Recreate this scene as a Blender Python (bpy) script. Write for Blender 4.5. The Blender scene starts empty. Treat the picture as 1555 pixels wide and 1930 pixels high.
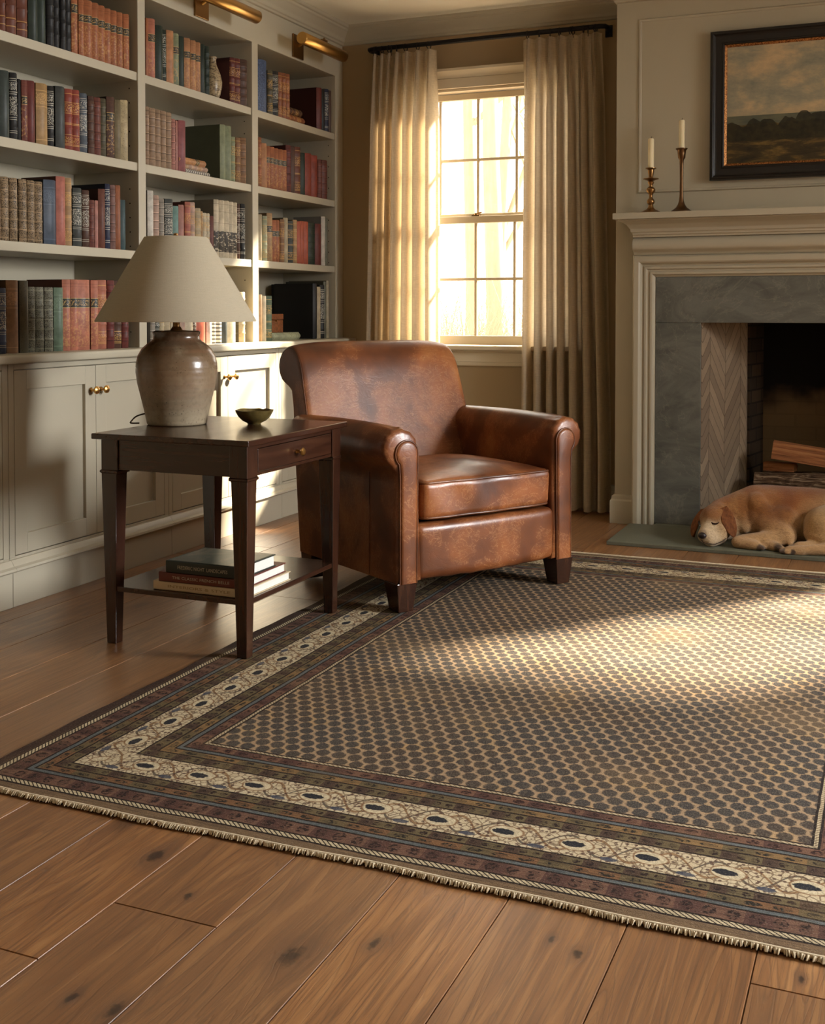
import bpy, math, random
import numpy as np
from mathutils import Vector, Matrix, Euler
random.seed(7)
R = random.Random(11)
SC = bpy.context.scene
COL = SC.collection

# ------------------------------------------------------------------ camera
H = 1.05
cd = bpy.data.cameras.new('camera'); cam = bpy.data.objects.new('camera', cd); COL.objects.link(cam)
cam.location = (0, 0, H)
cam.rotation_euler = (math.pi/2 - 0.02782, 0, 0.40056)
cd.sensor_fit = 'VERTICAL'; cd.sensor_height = 24.0
cd.lens = 24.0*2183.0/1930.0
cd.shift_y = -(965.0-646.1)/1930.0
cd.clip_start = 0.05; cd.clip_end = 200
SC.camera = cam

# ------------------------------------------------------------------ world, sun, window daylight, exposure
W = bpy.data.worlds.new('world'); SC.world = W; W.use_nodes = True
bg = W.node_tree.nodes['Background']
bg.inputs[0].default_value = (1.0, 0.955, 0.87, 1); bg.inputs[1].default_value = 4.2
def lamp(name, typ, loc, energy, color, **k):
    l = bpy.data.lights.new(name, typ); l.energy = energy; l.color = color
    for a, b in k.items(): setattr(l, a, b)
    o = bpy.data.objects.new(name, l); COL.objects.link(o); o.location = loc
    return o
def aim(o, d): o.rotation_euler = Vector(d).to_track_quat('-Z', 'Y').to_euler()
sun = lamp('sun', 'SUN', (2, 9, 5), 44.0, (1.0, 0.89, 0.72), angle=math.radians(4.0))
aim(sun, (-0.62, -0.78, -0.61))
# soft daylight standing outside the window in the right-hand wall
a = lamp('daylight_right', 'AREA', (3.35, 4.0, 1.8), 600.0, (0.97, 0.98, 0.99), shape='RECTANGLE', size=1.9, size_y=1.5); aim(a, (-0.60, -1.0, -0.85))
SC.view_settings.view_transform = 'Standard'; SC.view_settings.look = 'None'
SC.view_settings.exposure = 0.34; SC.view_settings.gamma = 1.0
SC.view_settings.use_curve_mapping = False
SC.cycles.max_bounces = 8; SC.cycles.diffuse_bounces = 3; SC.cycles.glossy_bounces = 4
SC.cycles.transmission_bounces = 6; SC.cycles.transparent_max_bounces = 8
SC.cycles.caustics_reflective = False; SC.cycles.caustics_refractive = False
SC.cycles.sample_clamp_indirect = 4.0

# ------------------------------------------------------------------ mesh helpers
def rp(pts, r, n=5, closed=True):
    """round the corners of a 2D polyline; r number or list"""
    out = []; N = len(pts)
    for i, p in enumerate(pts):
        rr = r[i] if isinstance(r, (list, tuple)) else r
        if (not closed and i in (0, N-1)) or rr <= 0: out.append(tuple(p)); continue
        a = Vector(pts[i-1]) - Vector(p); b = Vector(pts[(i+1) % N]) - Vector(p)
        la, lb = a.length, b.length
        q = min(rr, la*0.48, lb*0.48)
        p0 = Vector(p)+a/la*q; p1 = Vector(p)+b/lb*q
        for k in range(n+1):
            t = k/n
            out.append(tuple(p0*(1-t)**2 + Vector(p)*2*t*(1-t) + p1*t*t))
    return out
class MB:
    def __init__(s): s.v = []; s.f = []
    def add(s, vs, fs):
        o = len(s.v); s.v += [tuple(v) for v in vs]; s.f += [tuple(i+o for i in f) for f in fs]; return s
    def box(s, x0, x1, y0, y1, z0, z1):
        v = [(x, y, z) for z in (z0, z1) for y in (y0, y1) for x in (x0, x1)]
        return s.add(v, [(0,2,3,1),(4,5,7,6),(0,1,5,4),(2,6,7,3),(0,4,6,2),(1,3,7,5)])
    def loft(s, rings, close=True, caps=True):
        n = len(rings[0]); v = [p for r in rings for p in r]; f = []
        for i in range(len(rings)-1):
            for j in range(n if close else n-1):
                k = (j+1) % n
                f.append((i*n+j, i*n+k, (i+1)*n+k, (i+1)*n+j))
        if caps and close:
            f.append(tuple(reversed(range(n)))); f.append(tuple(range((len(rings)-1)*n, len(rings)*n)))
        return s.add(v, f)
    def lathe(s, prof, c=(0,0,0), n=48, cap=False):
        rings = [[(c[0]+r*math.cos(2*math.pi*k/n), c[1]+r*math.sin(2*math.pi*k/n), c[2]+z) for k in range(n)] for r, z in prof]
        return s.loft(rings, True, cap)
    def tube(s, pts, r, n=8, caps=True):
        pts = [Vector(p) for p in pts]; rings = []; up = Vector((0, 0, 1)); prev = None
        for i, p in enumerate(pts):
            t = (pts[min(i+1, len(pts)-1)] - pts[max(i-1, 0)]).normalized()
            if prev is None:
                a = t.cross(up if abs(t.z) < 0.9 else Vector((1, 0, 0))).normalized()
            else:
                a = (prev - t*prev.dot(t)).normalized()
            prev = a; b = t.cross(a)
            rr = r[i] if isinstance(r, (list, tuple)) else r
            rings.append([p + (a*math.cos(2*math.pi*k/n) + b*math.sin(2*math.pi*k/n))*rr for k in range(n)])
        return s.loft(rings, True, caps)
    def prism(s, poly, axis, a, b):
        """extrude a 2D polygon along an axis. axis x: poly=(y,z); y: (x,z); z: (x,y)"""
        def P(q, t): return {'x': (t, q[0], q[1]), 'y': (q[0], t, q[1]), 'z': (q[0], q[1], t)}[axis]
        return s.loft([[P(q, a) for q in poly], [P(q, b) for q in poly]])
    def rbox(s, x0, x1, y0, y1, z0, z1, r, n=12, fn=None):
        """rounded box, fn(x,y,z)->displaced"""
        cx, cy, cz = (x0+x1)/2, (y0+y1)/2, (z0+z1)/2; hx, hy, hz = (x1-x0)/2, (y1-y0)/2, (z1-z0)/2
        r = min(r, hx, hy, hz)*0.999
        def axis(h):
            e = max(4, int(n)); a = []
            for k in range(4): a.append(-h + r*(1-math.cos(math.pi/2*k/4)))
            m = [-h+r + (2*h-2*r)*k/e for k in range(e+1)]
            return a + m + [-q for q in reversed(a)]
        ax, ay, az = axis(hx), axis(hy), axis(hz)
        idx = {}; V = []; F = []
        def pt(x, y, z):
            key = (round(x, 6), round(y, 6), round(z, 6))
            if key in idx: return idx[key]
            q = Vector((x, y, z)); c = Vector((max(-hx+r, min(hx-r, x)), max(-hy+r, min(hy-r, y)), max(-hz+r, min(hz-r, z))))
            d = q-c
            p = c + d.normalized()*r if d.length > 1e-9 else q
            p = (p.x+cx, p.y+cy, p.z+cz)
            if fn: p = fn(*p)
            idx[key] = len(V); V.append(p); return idx[key]
        def face(A, B, fx, flip):
            for i in range(len(A)-1):
                for j in range(len(B)-1):
                    q = [fx(A[i], B[j]), fx(A[i+1], B[j]), fx(A[i+1], B[j+1]), fx(A[i], B[j+1])]
                    if flip: q.reverse()
                    F.append(tuple(pt(*t) for t in q))
        face(ax, ay, lambda a, b: (a, b, hz), False); face(ax, ay, lambda a, b: (a, b, -hz), True)
        face(ax, az, lambda a, b: (a, -hy, b), False); face(ax, az, lambda a, b: (a, hy, b), True)
        face(ay, az, lambda a, b: (hx, a, b), False); face(ay, az, lambda a, b: (-hx, a, b), True)
        return s.add(V, F)
    def sphere(s, c, r, n=12, m=8, sc=(1,1,1)):
        prof = []
        rings = []
        for i in range(m+1):
            t = math.pi*i/m
            rr = max(math.sin(t), 1e-4); z = -math.cos(t)
            rings.append([(c[0]+r*sc[0]*rr*math.cos(2*math.pi*k/n), c[1]+r*sc[1]*rr*math.sin(2*math.pi*k/n), c[2]+r*sc[2]*z) for k in range(n)])
        return s.loft(rings)
    def build(s, name, mat, parent=None, loc=(0,0,0), rot=(0,0,0), angle=35, bev=0, flat=False):
        me = bpy.data.meshes.new(name); me.from_pydata([tuple(v) for v in s.v], [], s.f); me.update()
        if not flat:
            me.polygons.foreach_set('use_smooth', [True]*len(me.polygons))
            me.set_sharp_from_angle(angle=math.radians(angle))
        if mat: me.materials.append(mat)
        o = bpy.data.objects.new(name, me); COL.objects.link(o)
        o.location = loc; o.rotation_euler = rot
        if parent: o.parent = parent
        if bev:
            m = o.modifiers.new('bevel', 'BEVEL'); m.width = bev; m.segments = 2; m.limit_method = 'ANGLE'; m.angle_limit = math.radians(40)
            m.harden_normals = False
        return o
def empty(name, loc=(0,0,0), rz=0):
    o = bpy.data.objects.new(name, None); COL.objects.link(o); o.location = loc; o.rotation_euler = (0, 0, rz); o.empty_display_size = 0.1
    return o
def tag(o, label=None, cat=None, group=None, kind=None):
    if label: o['label'] = label
    if cat: o['category'] = cat
    if group: o['group'] = group
    if kind: o['kind'] = kind
    return o
def struct(o): o['kind'] = 'structure'; return o

# ------------------------------------------------------------------ node helpers
class X:
    """a shader value with arithmetic"""
    def __init__(s, nt, k): s.nt = nt; s.k = k
    def m(s, op, *o, clamp=False):
        n = s.nt.nodes.new('ShaderNodeMath'); n.operation = op; n.use_clamp = clamp
        for i, q in enumerate((s,)+o):
            if isinstance(q, X): s.nt.links.new(q.k, n.inputs[i])
            else: n.inputs[i].default_value = q
        return X(s.nt, n.outputs[0])
    def __add__(s, o): return s.m('ADD', o)
    __radd__ = __add__
    def __sub__(s, o): return s.m('SUBTRACT', o)
    def __rsub__(s, o): return (s*-1.0)+o
    def __mul__(s, o): return s.m('MULTIPLY', o)
    __rmul__ = __mul__
    def __truediv__(s, o): return s.m('DIVIDE', o)
    def fract(s): return s.m('FRACT')
    def floor(s): return s.m('FLOOR')
    def abs(s): return s.m('ABSOLUTE')
    def sin(s): return s.m('SINE')
    def lt(s, o): return s.m('LESS_THAN', o)
    def gt(s, o): return s.m('GREATER_THAN', o)
    def max(s, o): return s.m('MAXIMUM', o)
    def min(s, o): return s.m('MINIMUM', o)
    def pow(s, o): return s.m('POWER', o)
    def ss(s, a, b):
        n = s.nt.nodes.new('ShaderNodeMapRange'); n.interpolation_type = 'SMOOTHSTEP'
        s.nt.links.new(s.k, n.inputs[0]); n.inputs[1].default_value = a; n.inputs[2].default_value = b
        return X(s.nt, n.outputs[0])
class Mat:
    def __init__(s, name, rough=0.5, spec=0.4, metal=0.0, coat=0.0, base=None):
        s.m = bpy.data.materials.new(name); s.m.use_nodes = True; s.nt = s.m.node_tree
        s.b = s.nt.nodes['Principled BSDF']; s.b.inputs['Roughness'].default_value = rough
        s.b.inputs['Specular IOR Level'].default_value = spec; s.b.inputs['Metallic'].default_value = metal
        s.b.inputs['Coat Weight'].default_value = coat; s.b.inputs['Coat Roughness'].default_value = 0.12
        if base: s.b.inputs['Base Color'].default_value = (*base, 1)
    def coords(s, kind='Object'):
        n = s.nt.nodes.new('ShaderNodeTexCoord'); return n.outputs[kind]
    def xyz(s, kind='Object'):
        n = s.nt.nodes.new('ShaderNodeSeparateXYZ'); s.nt.links.new(s.coords(kind), n.inputs[0])
        return [X(s.nt, n.outputs[i]) for i in range(3)]
    def vec(s, x, y, z):
        n = s.nt.nodes.new('ShaderNodeCombineXYZ')
        for i, q in enumerate((x, y, z)):
            if isinstance(q, X): s.nt.links.new(q.k, n.inputs[i])
            else: n.inputs[i].default_value = q
        return n.outputs[0]
    def scale(s, vec, sc):
        n = s.nt.nodes.new('ShaderNodeMapping'); s.nt.links.new(vec, n.inputs[0]); n.inputs['Scale'].default_value = sc
        return n.outputs[0]
    def noise(s, vec, sc=5, detail=4, rough=0.55, dist=0.0, out=0):
        n = s.nt.nodes.new('ShaderNodeTexNoise'); s.nt.links.new(vec, n.inputs['Vector'])
        n.inputs['Scale'].default_value = sc; n.inputs['Detail'].default_value = detail
        n.inputs['Roughness'].default_value = rough; n.inputs['Distortion'].default_value = dist
        return X(s.nt, n.outputs[out])
    def voro(s, vec, sc=5, feature='F1', out='Distance', rnd=1.0):
        n = s.nt.nodes.new('ShaderNodeTexVoronoi'); n.feature = feature; s.nt.links.new(vec, n.inputs['Vector'])
        n.inputs['Scale'].default_value = sc; n.inputs['Randomness'].default_value = rnd
        return X(s.nt, n.outputs[out])
    def white(s, x):
        n = s.nt.nodes.new('ShaderNodeTexWhiteNoise'); n.noise_dimensions = '1D'
        s.nt.links.new(x.k, n.inputs['W']); return X(s.nt, n.outputs['Value'])
    def mix(s, f, a, b, mode='MIX'):
        n = s.nt.nodes.new('ShaderNodeMix'); n.data_type = 'RGBA'; n.blend_type = mode; n.clamp_factor = True
        if isinstance(f, X): s.nt.links.new(f.k, n.inputs[0])
        else: n.inputs[0].default_value = f
        for i, q in ((6, a), (7, b)):
            if isinstance(q, tuple): n.inputs[i].default_value = (*q[:3], 1)
            else: s.nt.links.new(q, n.inputs[i])
        return n.outputs[2]
    def ramp(s, f, stops, const=False):
        n = s.nt.nodes.new('ShaderNodeValToRGB'); s.nt.links.new(f.k, n.inputs[0])
        cr = n.color_ramp; cr.interpolation = 'CONSTANT' if const else 'LINEAR'
        while len(cr.elements) < len(stops): cr.elements.new(0.5)
        for e, (p, c) in zip(cr.elements, stops): e.position = p; e.color = (*c, 1)
        return n.outputs[0]
    def color(s, c): s.nt.links.new(c, s.b.inputs['Base Color']); return s
    def rough(s, x): s.nt.links.new(x.k, s.b.inputs['Roughness']); return s
    def bump(s, h, strength=0.3, dist=0.002):
        n = s.nt.nodes.new('ShaderNodeBump'); s.nt.links.new(h.k, n.inputs['Height'])
        n.inputs['Strength'].default_value = strength; n.inputs['Distance'].default_value = dist
        s.nt.links.new(n.outputs[0], s.b.inputs['Normal']); return s
def sl(r, g, b):
    """8-bit sRGB to linear"""
    f = lambda c: (c/255/12.92) if c/255 <= 0.04045 else ((c/255+0.055)/1.055)**2.4
    return (f(r), f(g), f(b))
def cm(c, k): return tuple(min(1, q*k) for q in c)

# ------------------------------------------------------------------ materials
def paint(name, c, rough=0.45, var=0.04):
    M = Mat(name, rough, 0.35); co = M.coords()
    n = M.noise(co, 3.0, 3); M.color(M.mix(n, cm(c, 1-var), cm(c, 1+var)))
    f = M.noise(M.scale(co, (1, 1, 1)), 220, 2); M.bump(f, 0.04, 0.001); return M.m
TRIM = paint('painted_trim', sl(176, 168, 148), 0.38)
WALLP = paint('wall_paint', sl(156, 134, 102), 0.6)
CEIL = paint('ceiling_paint', sl(236, 234, 222), 0.7)
SASH = paint('window_paint', sl(205, 192, 168), 0.4)
BRASS = Mat('aged_brass', 0.3, 0.5, 1.0, base=sl(196, 152, 88)).m
BRASSD = Mat('dark_brass', 0.32, 0.5, 1.0, base=sl(140, 106, 66)).m
IRON = Mat('black_iron', 0.45, 0.4, 0.6, base=(0.012, 0.011, 0.012)).m
def glass():
    m = bpy.data.materials.new('window_glass'); m.use_nodes = True; nt = m.node_tree; nt.nodes.clear()
    o = nt.nodes.new('ShaderNodeOutputMaterial'); mx = nt.nodes.new('ShaderNodeMixShader'); t = nt.nodes.new('ShaderNodeBsdfTransparent')
    g = nt.nodes.new('ShaderNodeBsdfGlossy'); g.inputs['Roughness'].default_value = 0.01
    mx.inputs[0].default_value = 0.06; nt.links.new(t.outputs[0], mx.inputs[1]); nt.links.new(g.outputs[0], mx.inputs[2]); nt.links.new(mx.outputs[0], o.inputs[0])
    return m
GLASS = glass()
def wood_dark(nm='mahogany', sc=(22, 1.6, 22)):
    M = Mat(nm, 0.25, 0.5, coat=0.3); co = M.coords()
    g = M.noise(M.scale(co, sc), 2.2, 5, 0.6, 0.2); big = M.noise(M.scale(co, sc), 0.5, 2)
    c = M.ramp(g, [(0.25, sl(30, 16, 10)), (0.5, sl(52, 30, 19)), (0.75, sl(72, 44, 29))])
    M.color(M.mix(big.ss(0.35, 0.75)*0.5, c, sl(44, 20, 13))); M.rough(M.noise(M.scale(co, sc), 1.5, 3)*0.10+0.20)
    M.bump(g, 0.03, 0.001); return M.m
WOODD = wood_dark(); WOODV = wood_dark('mahogany_legs', (22, 22, 1.6)); WOODX = wood_dark('mahogany_rail', (1.6, 22, 22))
def leather(name='leather', k=1.0):
    M = Mat(name, 0.36, 0.5, coat=0.06); co = M.coords()
    n1 = M.noise(co, 3.6, 3, 0.55, 0.3); n2 = M.noise(co, 22, 5, 0.65)
    c = M.ramp(n1, [(0.30, cm(sl(66, 34, 17), k)), (0.46, cm(sl(104, 57, 29), k)), (0.60, cm(sl(140, 82, 43), k)), (0.78, cm(sl(170, 114, 66), k))])
    c = M.mix(n2.ss(0.5, 0.8)*0.22, c, cm(sl(64, 28, 14), k))
    sc = M.noise(M.scale(co, (3, 14, 5)), 3.2, 7, 0.7, 2.2); sm = (sc-0.5).abs().lt(0.009)*n1.gt(0.47)
    c = M.mix(sm*0.45, c, cm(sl(188, 140, 96), k)); M.color(c)
    pores = M.voro(co, 420); wr = M.noise(co, 9, 4, 0.5, 3.0); wr = (wr-0.5).abs().ss(0.0, 0.05)
    M.bump(pores*0.12+wr*0.25+n2*0.35, 0.14, 0.003); M.rough(n2*0.25+0.24); return M.m
LEATH = leather()
def linen(name, c, trans, stripe=1.5):
    M = Mat(name, 0.9, 0.1); x, y, z = M.xyz(); co = M.coords()
    wv = M.noise(M.scale(co, (380, 380, 30)), 1.0, 2)+M.noise(M.scale(co, (30, 30, 420)), 1.0, 2)
    n = M.noise(co, 6, 3); wv2 = (wv-1.0)*stripe+0.5
    col = M.mix(wv2, cm(c, 0.8), cm(c, 1.15)); col = M.mix(n*0.3, col, cm(c, 0.8)); M.color(col); M.bump(wv, 0.2, 0.001)
    nt = M.nt; out = nt.nodes['Material Output']; tr = nt.nodes.new('ShaderNodeBsdfTranslucent'); nt.links.new(col, tr.inputs[0])
    mx = nt.nodes.new('ShaderNodeMixShader'); mx.inputs[0].default_value = trans
    nt.links.new(M.b.outputs[0], mx.inputs[1]); nt.links.new(tr.outputs[0], mx.inputs[2]); nt.links.new(mx.outputs[0], out.inputs[0])
    return M.m
CURT = linen('curtain_linen', sl(206, 190, 164), 0.5)
SHADE = linen('shade_linen', sl(186, 175, 152), 0.2, 0.5)
def slate(name, c1, c2, c3):
    M = Mat(name, 0.5, 0.4); co = M.coords()
    n = M.noise(M.scale(co, (1, 1, 1.6)), 3.5, 8, 0.65, 1.6); v = M.noise(co, 2.2, 7, 0.6, 2.5)
    c = M.ramp(n, [(0.3, c1), (0.6, c2)]); vein = 1.0-(v-0.5).abs().ss(0.0, 0.016)
    c = M.mix(vein*0.2, c, c3); f = M.noise(co, 160, 3); M.color(M.mix(f*0.25, c, cm(c1, 0.7))); M.rough(n*0.3+0.35); M.bump(f+n, 0.08, 0.001); return M.m
SLATE = slate('slate', sl(76, 78, 74), sl(112, 113, 106), sl(160, 154, 138))
HEARTH = slate('hearth_slate', sl(84, 86, 74), sl(106, 107, 92), sl(130, 128, 110))
def floor_mat():
    M = Mat('oak_floor', 0.33, 0.5, coat=0.5); M.b.inputs['Coat Roughness'].default_value = 0.3; nt = M.nt
    at = nt.nodes.new('ShaderNodeAttribute'); at.attribute_name = 'plank'
    sp = nt.nodes.new('ShaderNodeSeparateXYZ'); nt.links.new(at.outputs['Vector'], sp.inputs[0])
    p = [X(nt, sp.outputs[i]) for i in range(3)]
    x, y, z = M.xyz()
    dark = None; bx = x; by = y
    for (kx, ky, sz) in KNOTS:
        d2 = ((x-kx+(M.noise(M.coords(), 22, 3)-0.5)*0.022)/(sz*0.85)).pow(2.0)+((y-ky+(M.noise(M.coords(), 19, 3)-0.5)*0.03)/(sz*1.7)).pow(2.0)
        e = (d2*-0.5).m('EXPONENT'); dark = e if dark is None else dark.max(e)
        bx = bx + e*(x-kx)*-0.75
    v = M.vec(bx*26.0+p[0]*40.0, by*1.3+p[1]*9.0, p[2]*10.0)
    g = M.noise(v, 1.3, 8, 0.62, 0.35); fine = M.noise(M.vec(bx*210.0+p[0]*9.0, by*4.0, p[2]*3.0), 1.0, 4, 0.75)
    big = M.noise(M.vec(x*3.0+p[0]*30.0, y*1.2+p[1]*30.0, 0.0), 1.0, 4)
    ringv = M.vec(bx*7.0+p[0]*20.0, by*0.55+p[1]*5.0, p[2]*7.0)
    rn = M.noise(ringv, 1.0, 3, 0.5, 0.2); ring = ((rn*16.0).fract()-0.5).abs()*2.0; rline = 1.0-((rn*34.0+fine*0.35).fract()-0.5).abs().ss(0.0, 0.16)
    c = M.ramp(g*0.68+ring*0.26, [(0.20, sl(98, 62, 33)), (0.42, sl(132, 86, 46)), (0.58, sl(154, 106, 60)), (0.76, sl(182, 134, 84))])
    c = M.mix(big*0.45, c, sl(138, 98, 62)); c = M.mix(fine.ss(0.50, 0.58)*0.5, c, sl(80, 52, 32)); c = M.mix(rline*M.noise(M.vec(x*4.0, y*1.5, 0.0), 1.0, 2).ss(0.35, 0.6)*0.5, c, sl(78, 50, 30))
    c = M.mix(p[2]*0.45, c, sl(92, 62, 38)); c = M.mix(p[0]*0.12, c, sl(150, 126, 100))
    # random small knots in every plank
    vk = M.voro(M.vec(x*3.2+p[0]*17.0, y*1.35+p[1]*11.0, p[2]*5.0), 1.0, 'F1', 'Distance'); rk = 1.0-vk.ss(0.02, 0.10)
    c = M.mix(rk*0.75, c, sl(48, 30, 20)); halo = 1.0-vk.ss(0.05, 0.28); c = M.mix(halo*0.25, c, sl(92, 56, 32))
    kn = M.noise(M.coords(), 70, 4, 0.7); c = M.mix(dark.ss(0.02, 0.7)*0.5, c, sl(92, 66, 48)); c = M.mix((dark+(kn-0.5)*0.5).ss(0.74, 0.98)*0.85, c, sl(38, 28, 23))
    M.color(c); M.rough(big*0.10+fine*0.16+0.24); M.bump(fine*1.2+g*0.8-dark*0.5-rline*0.6, 0.25, 0.0012); return M.m
KNOTS = [(-1.313,1.836,.026),(-1.168,1.729,.013),(-0.905,1.634,.03),(-1.16,1.401,.012),(-1.079,1.399,.02),(-0.797,1.719,.016),(-0.48,1.82,.014),(-0.529,1.847,.010),(-0.138,1.892,.009)]
RX0, RX1, RY0, RY1 = -1.93, 0.25, 1.955, 4.85
def rug_mat():
    M = Mat('wool_rug', 0.92, 0.12); x, y, z = M.xyz(); co = M.coords()
    wob = (M.noise(co, 14, 2)-0.5)*0.006; wob2 = (M.noise(M.scale(co, (1.0, 1.3, 1)), 11, 2)-0.5)*0.006
    x = x+wob; y = y+wob2
    dx = (x-RX0).min((x*-1.0)+RX1); dy = (y-RY0).min((y*-1.0)+RY1)
    d = dx.min(dy); side = dx.lt(dy)                       # side=1: along y
    s = side*y + (1.0-side)*x
    rug_yarn = M.noise(co, 420, 2, 0.7); patch = M.noise(co, 2.2, 3)
    navy, dark, cream, tan = sl(34,36,42), sl(32,24,21), sl(190,174,142), sl(150,124,86)
    rust, olive, blueg, brown = sl(84,58,50), sl(98,84,58), sl(92,98,98), sl(74,57,46)
    # ---- field of small botehs
    a = x/0.041; b = y/0.072
    def cell(ox, oy):
        u = (a+ox).fract()-0.5; v = (b+oy).fract()-0.5
        u2 = ((u*(0.041*0.92)+v*(0.072*0.39))/0.0174).abs().pow(1.7); v2 = ((u*(-0.041*0.39)+v*(0.072*0.92))/0.0205).abs().pow(1.7)
        return (u2+v2+(M.noise(co, 170, 1)-0.5)*0.9)
    c1 = cell(0, 0).min(cell(0.5, 0.5))
    inside = 1.0-c1.ss(0.75, 1.25)
    vein = M.noise(M.scale(co, (1, 0.55, 1)), 330, 1).ss(0.45, 0.62)
    ground = M.mix(M.noise(co, 60, 3), sl(132,108,82), sl(170,145,115)); ground = M.mix(M.noise(co, 9, 3).ss(0.5, 0.7)*0.4, ground, sl(176,142,90))
    blob = M.mix(M.noise(co, 3, 2).ss(0.4, 0.6)*0.6, sl(32,37,43), sl(48,37,32)); blob = M.mix(vein*0.30, blob, sl(110,102,88))
    col = M.mix(inside*0.92, ground, blob)
    # ---- border bands by distance from the edge
    def per(p, off=0.0): return ((s/p)+off).fract()-0.5
    def blotch(q, lo, hi, ctr, hw, rw, th=1.0):
        """oval motif: q in -.5..+.5 of a period rw wide, centred at distance ctr"""
        e = (q*rw/(hw)); g = (d-ctr)/((hi-lo)/2)
        return 1.0-(e*e+g*g+(M.noise(co, 150, 1)-0.5)*1.2).ss(0.7*th, 1.15*th)
    def band(lo, hi, c):
        nonlocal col
        f = d.gt(lo)*d.lt(hi); col = M.mix(f, col, M.mix(streak*0.42, c, dark) if lo != 0.178 else c)
    streak = M.noise(M.vec(s*9.0, d*330.0, 0.0), 1.0, 3, 0.6).ss(0.46, 0.62)
    squig = M.noise(co, 105, 1).ss(0.50, 0.56); squig2 = M.noise(M.scale(co, (1.3,1,1)), 120, 1).ss(0.54, 0.60)
    band(-1, 0.034, M.mix(M.noise(co, 90, 2), sl(96,76,56), sl(124,102,76)))
    dash = ((s/0.012)+(d/0.010)).fract().ss(0.2, 0.45)
    f_s = d.lt(0.030)*side; col = M.mix(f_s, col, sl(58,42,36)); band(0.034, 0.052, M.mix(dash, dark, cream))
    def motif_band(lo, hi, base, alt, mot, p):
        q = per(p); alt_f = ((s/(p*3)).fract()).ss(0.35, 0.5); bc = M.mix(alt_f*0.8, base, alt)
        m = blotch(q, lo+0.004, hi-0.004, (lo+hi)/2, p*0.33, p); bc = M.mix(m*(0.35+squig*0.65), bc, mot); band(lo, hi, bc)
    motif_band(0.057, 0.100, rust, sl(112,82,66), sl(40,26,24), 0.040)
    band(0.103, 0.116, M.mix(squig*0.5, blueg, sl(72,78,80)))
    motif_band(0.119, 0.143, olive, sl(120,84,56), sl(36,34,28), 0.052)
    motif_band(0.148, 0.172, brown, sl(104,92,64), sl(38,26,24), 0.026)
    # main ivory border with palmettes and scrolling vine
    mc = M.mix(M.noise(co, 40, 2), sl(172,154,122), sl(202,188,158))
    P = 0.144; q = per(P)
    vine = ((s*(2*math.pi/P)).sin()*0.034 + 0.2275 - d).abs(); vine2 = ((s*(2*math.pi/P)+2.4).sin()*0.036 + 0.2275 - d).abs()
    vw = M.noise(co, 60, 1)*0.004
    mc = M.mix((1.0-(vine-vw).ss(0.0012, 0.0035))*0.85, mc, sl(120,86,52)); mc = M.mix((1.0-(vine2-vw).ss(0.0008, 0.003))*0.85, mc, sl(54,50,48))
    ed = M.voro(co, 62, 'DISTANCE_TO_EDGE', 'Distance'); mc = M.mix((1.0-ed.ss(0.04, 0.11))*0.75, mc, sl(92,70,52))
    vc = M.voro(co, 78); mc = M.mix((1.0-vc.ss(0.24, 0.34))*0.85, mc, sl(70,46,42))
    e2 = per(P, 0.5)+(M.noise(co, 26, 2)-0.5)*0.12; ring = (e2*P/0.034).pow(2.0)+((d-0.2275)/0.026).pow(2.0)
    mc = M.mix((1.0-ring.ss(0.85, 1.0))*0.7, mc, sl(200,186,154)); mc = M.mix((1.0-(ring-1.0).abs().ss(0.05, 0.22))*0.8, mc, sl(120,86,56))
    blob2 = ((e2*P+0.006)/0.024).pow(2.0)+((d-0.2275)/0.0125).pow(2.0)+(M.noise(co, 130, 1)-0.5)*1.0
    mc = M.mix(1.0-blob2.ss(0.8, 1.05), mc, navy)
    b3 = (q*P/0.018).pow(2.0)+((d-0.192)/0.008).pow(2.0)+(M.noise(co, 150, 1)-0.5)*0.8
    mc = M.mix((1.0-b3.ss(0.8, 1.1))*0.9, mc, sl(58,64,78))
    band(0.178, 0.277, mc)
    motif_band(0.283, 0.312, brown, sl(104,92,64), sl(38,26,24), 0.026)
    motif_band(0.317, 0.341, olive, sl(134,104,66), sl(36,34,28), 0.052)
    band(0.344, 0.356, M.mix(squig*0.5, blueg, sl(84,88,90)))
    motif_band(0.359, 0.388, rust, sl(116,84,66), sl(48,28,26), 0.040)
    band(0.391, 0.400, M.mix(dash*0.8, sl(120,100,76), cream))
    # dark hairlines between all bands
    for t in (0.034, 0.0545, 0.1015, 0.1175, 0.1455, 0.175, 0.280, 0.3145, 0.3425, 0.3575, 0.3895, 0.403):
        band(t-0.0027, t+0.0027, dark)
    col = M.mix(rug_yarn.ss(0.35, 0.75)*0.32, col, sl(46,37,30)); col = M.mix(M.noise(co, 300, 2).ss(0.5, 0.8)*0.12, col, sl(204,188,158))
    col = M.mix(patch.ss(0.5, 0.75)*0.18, col, sl(156,128,88))
    M.color(col); M.bump(rug_yarn+M.noise(co, 160, 2)*0.6, 0.5, 0.003); return M.m

# ================================================================== SETTING
XL = -3.30       # back of the bookcase (left wall)
YB = 5.95        # window wall
CZ = 2.65
XR = 2.30; YF = -1.55
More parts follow.
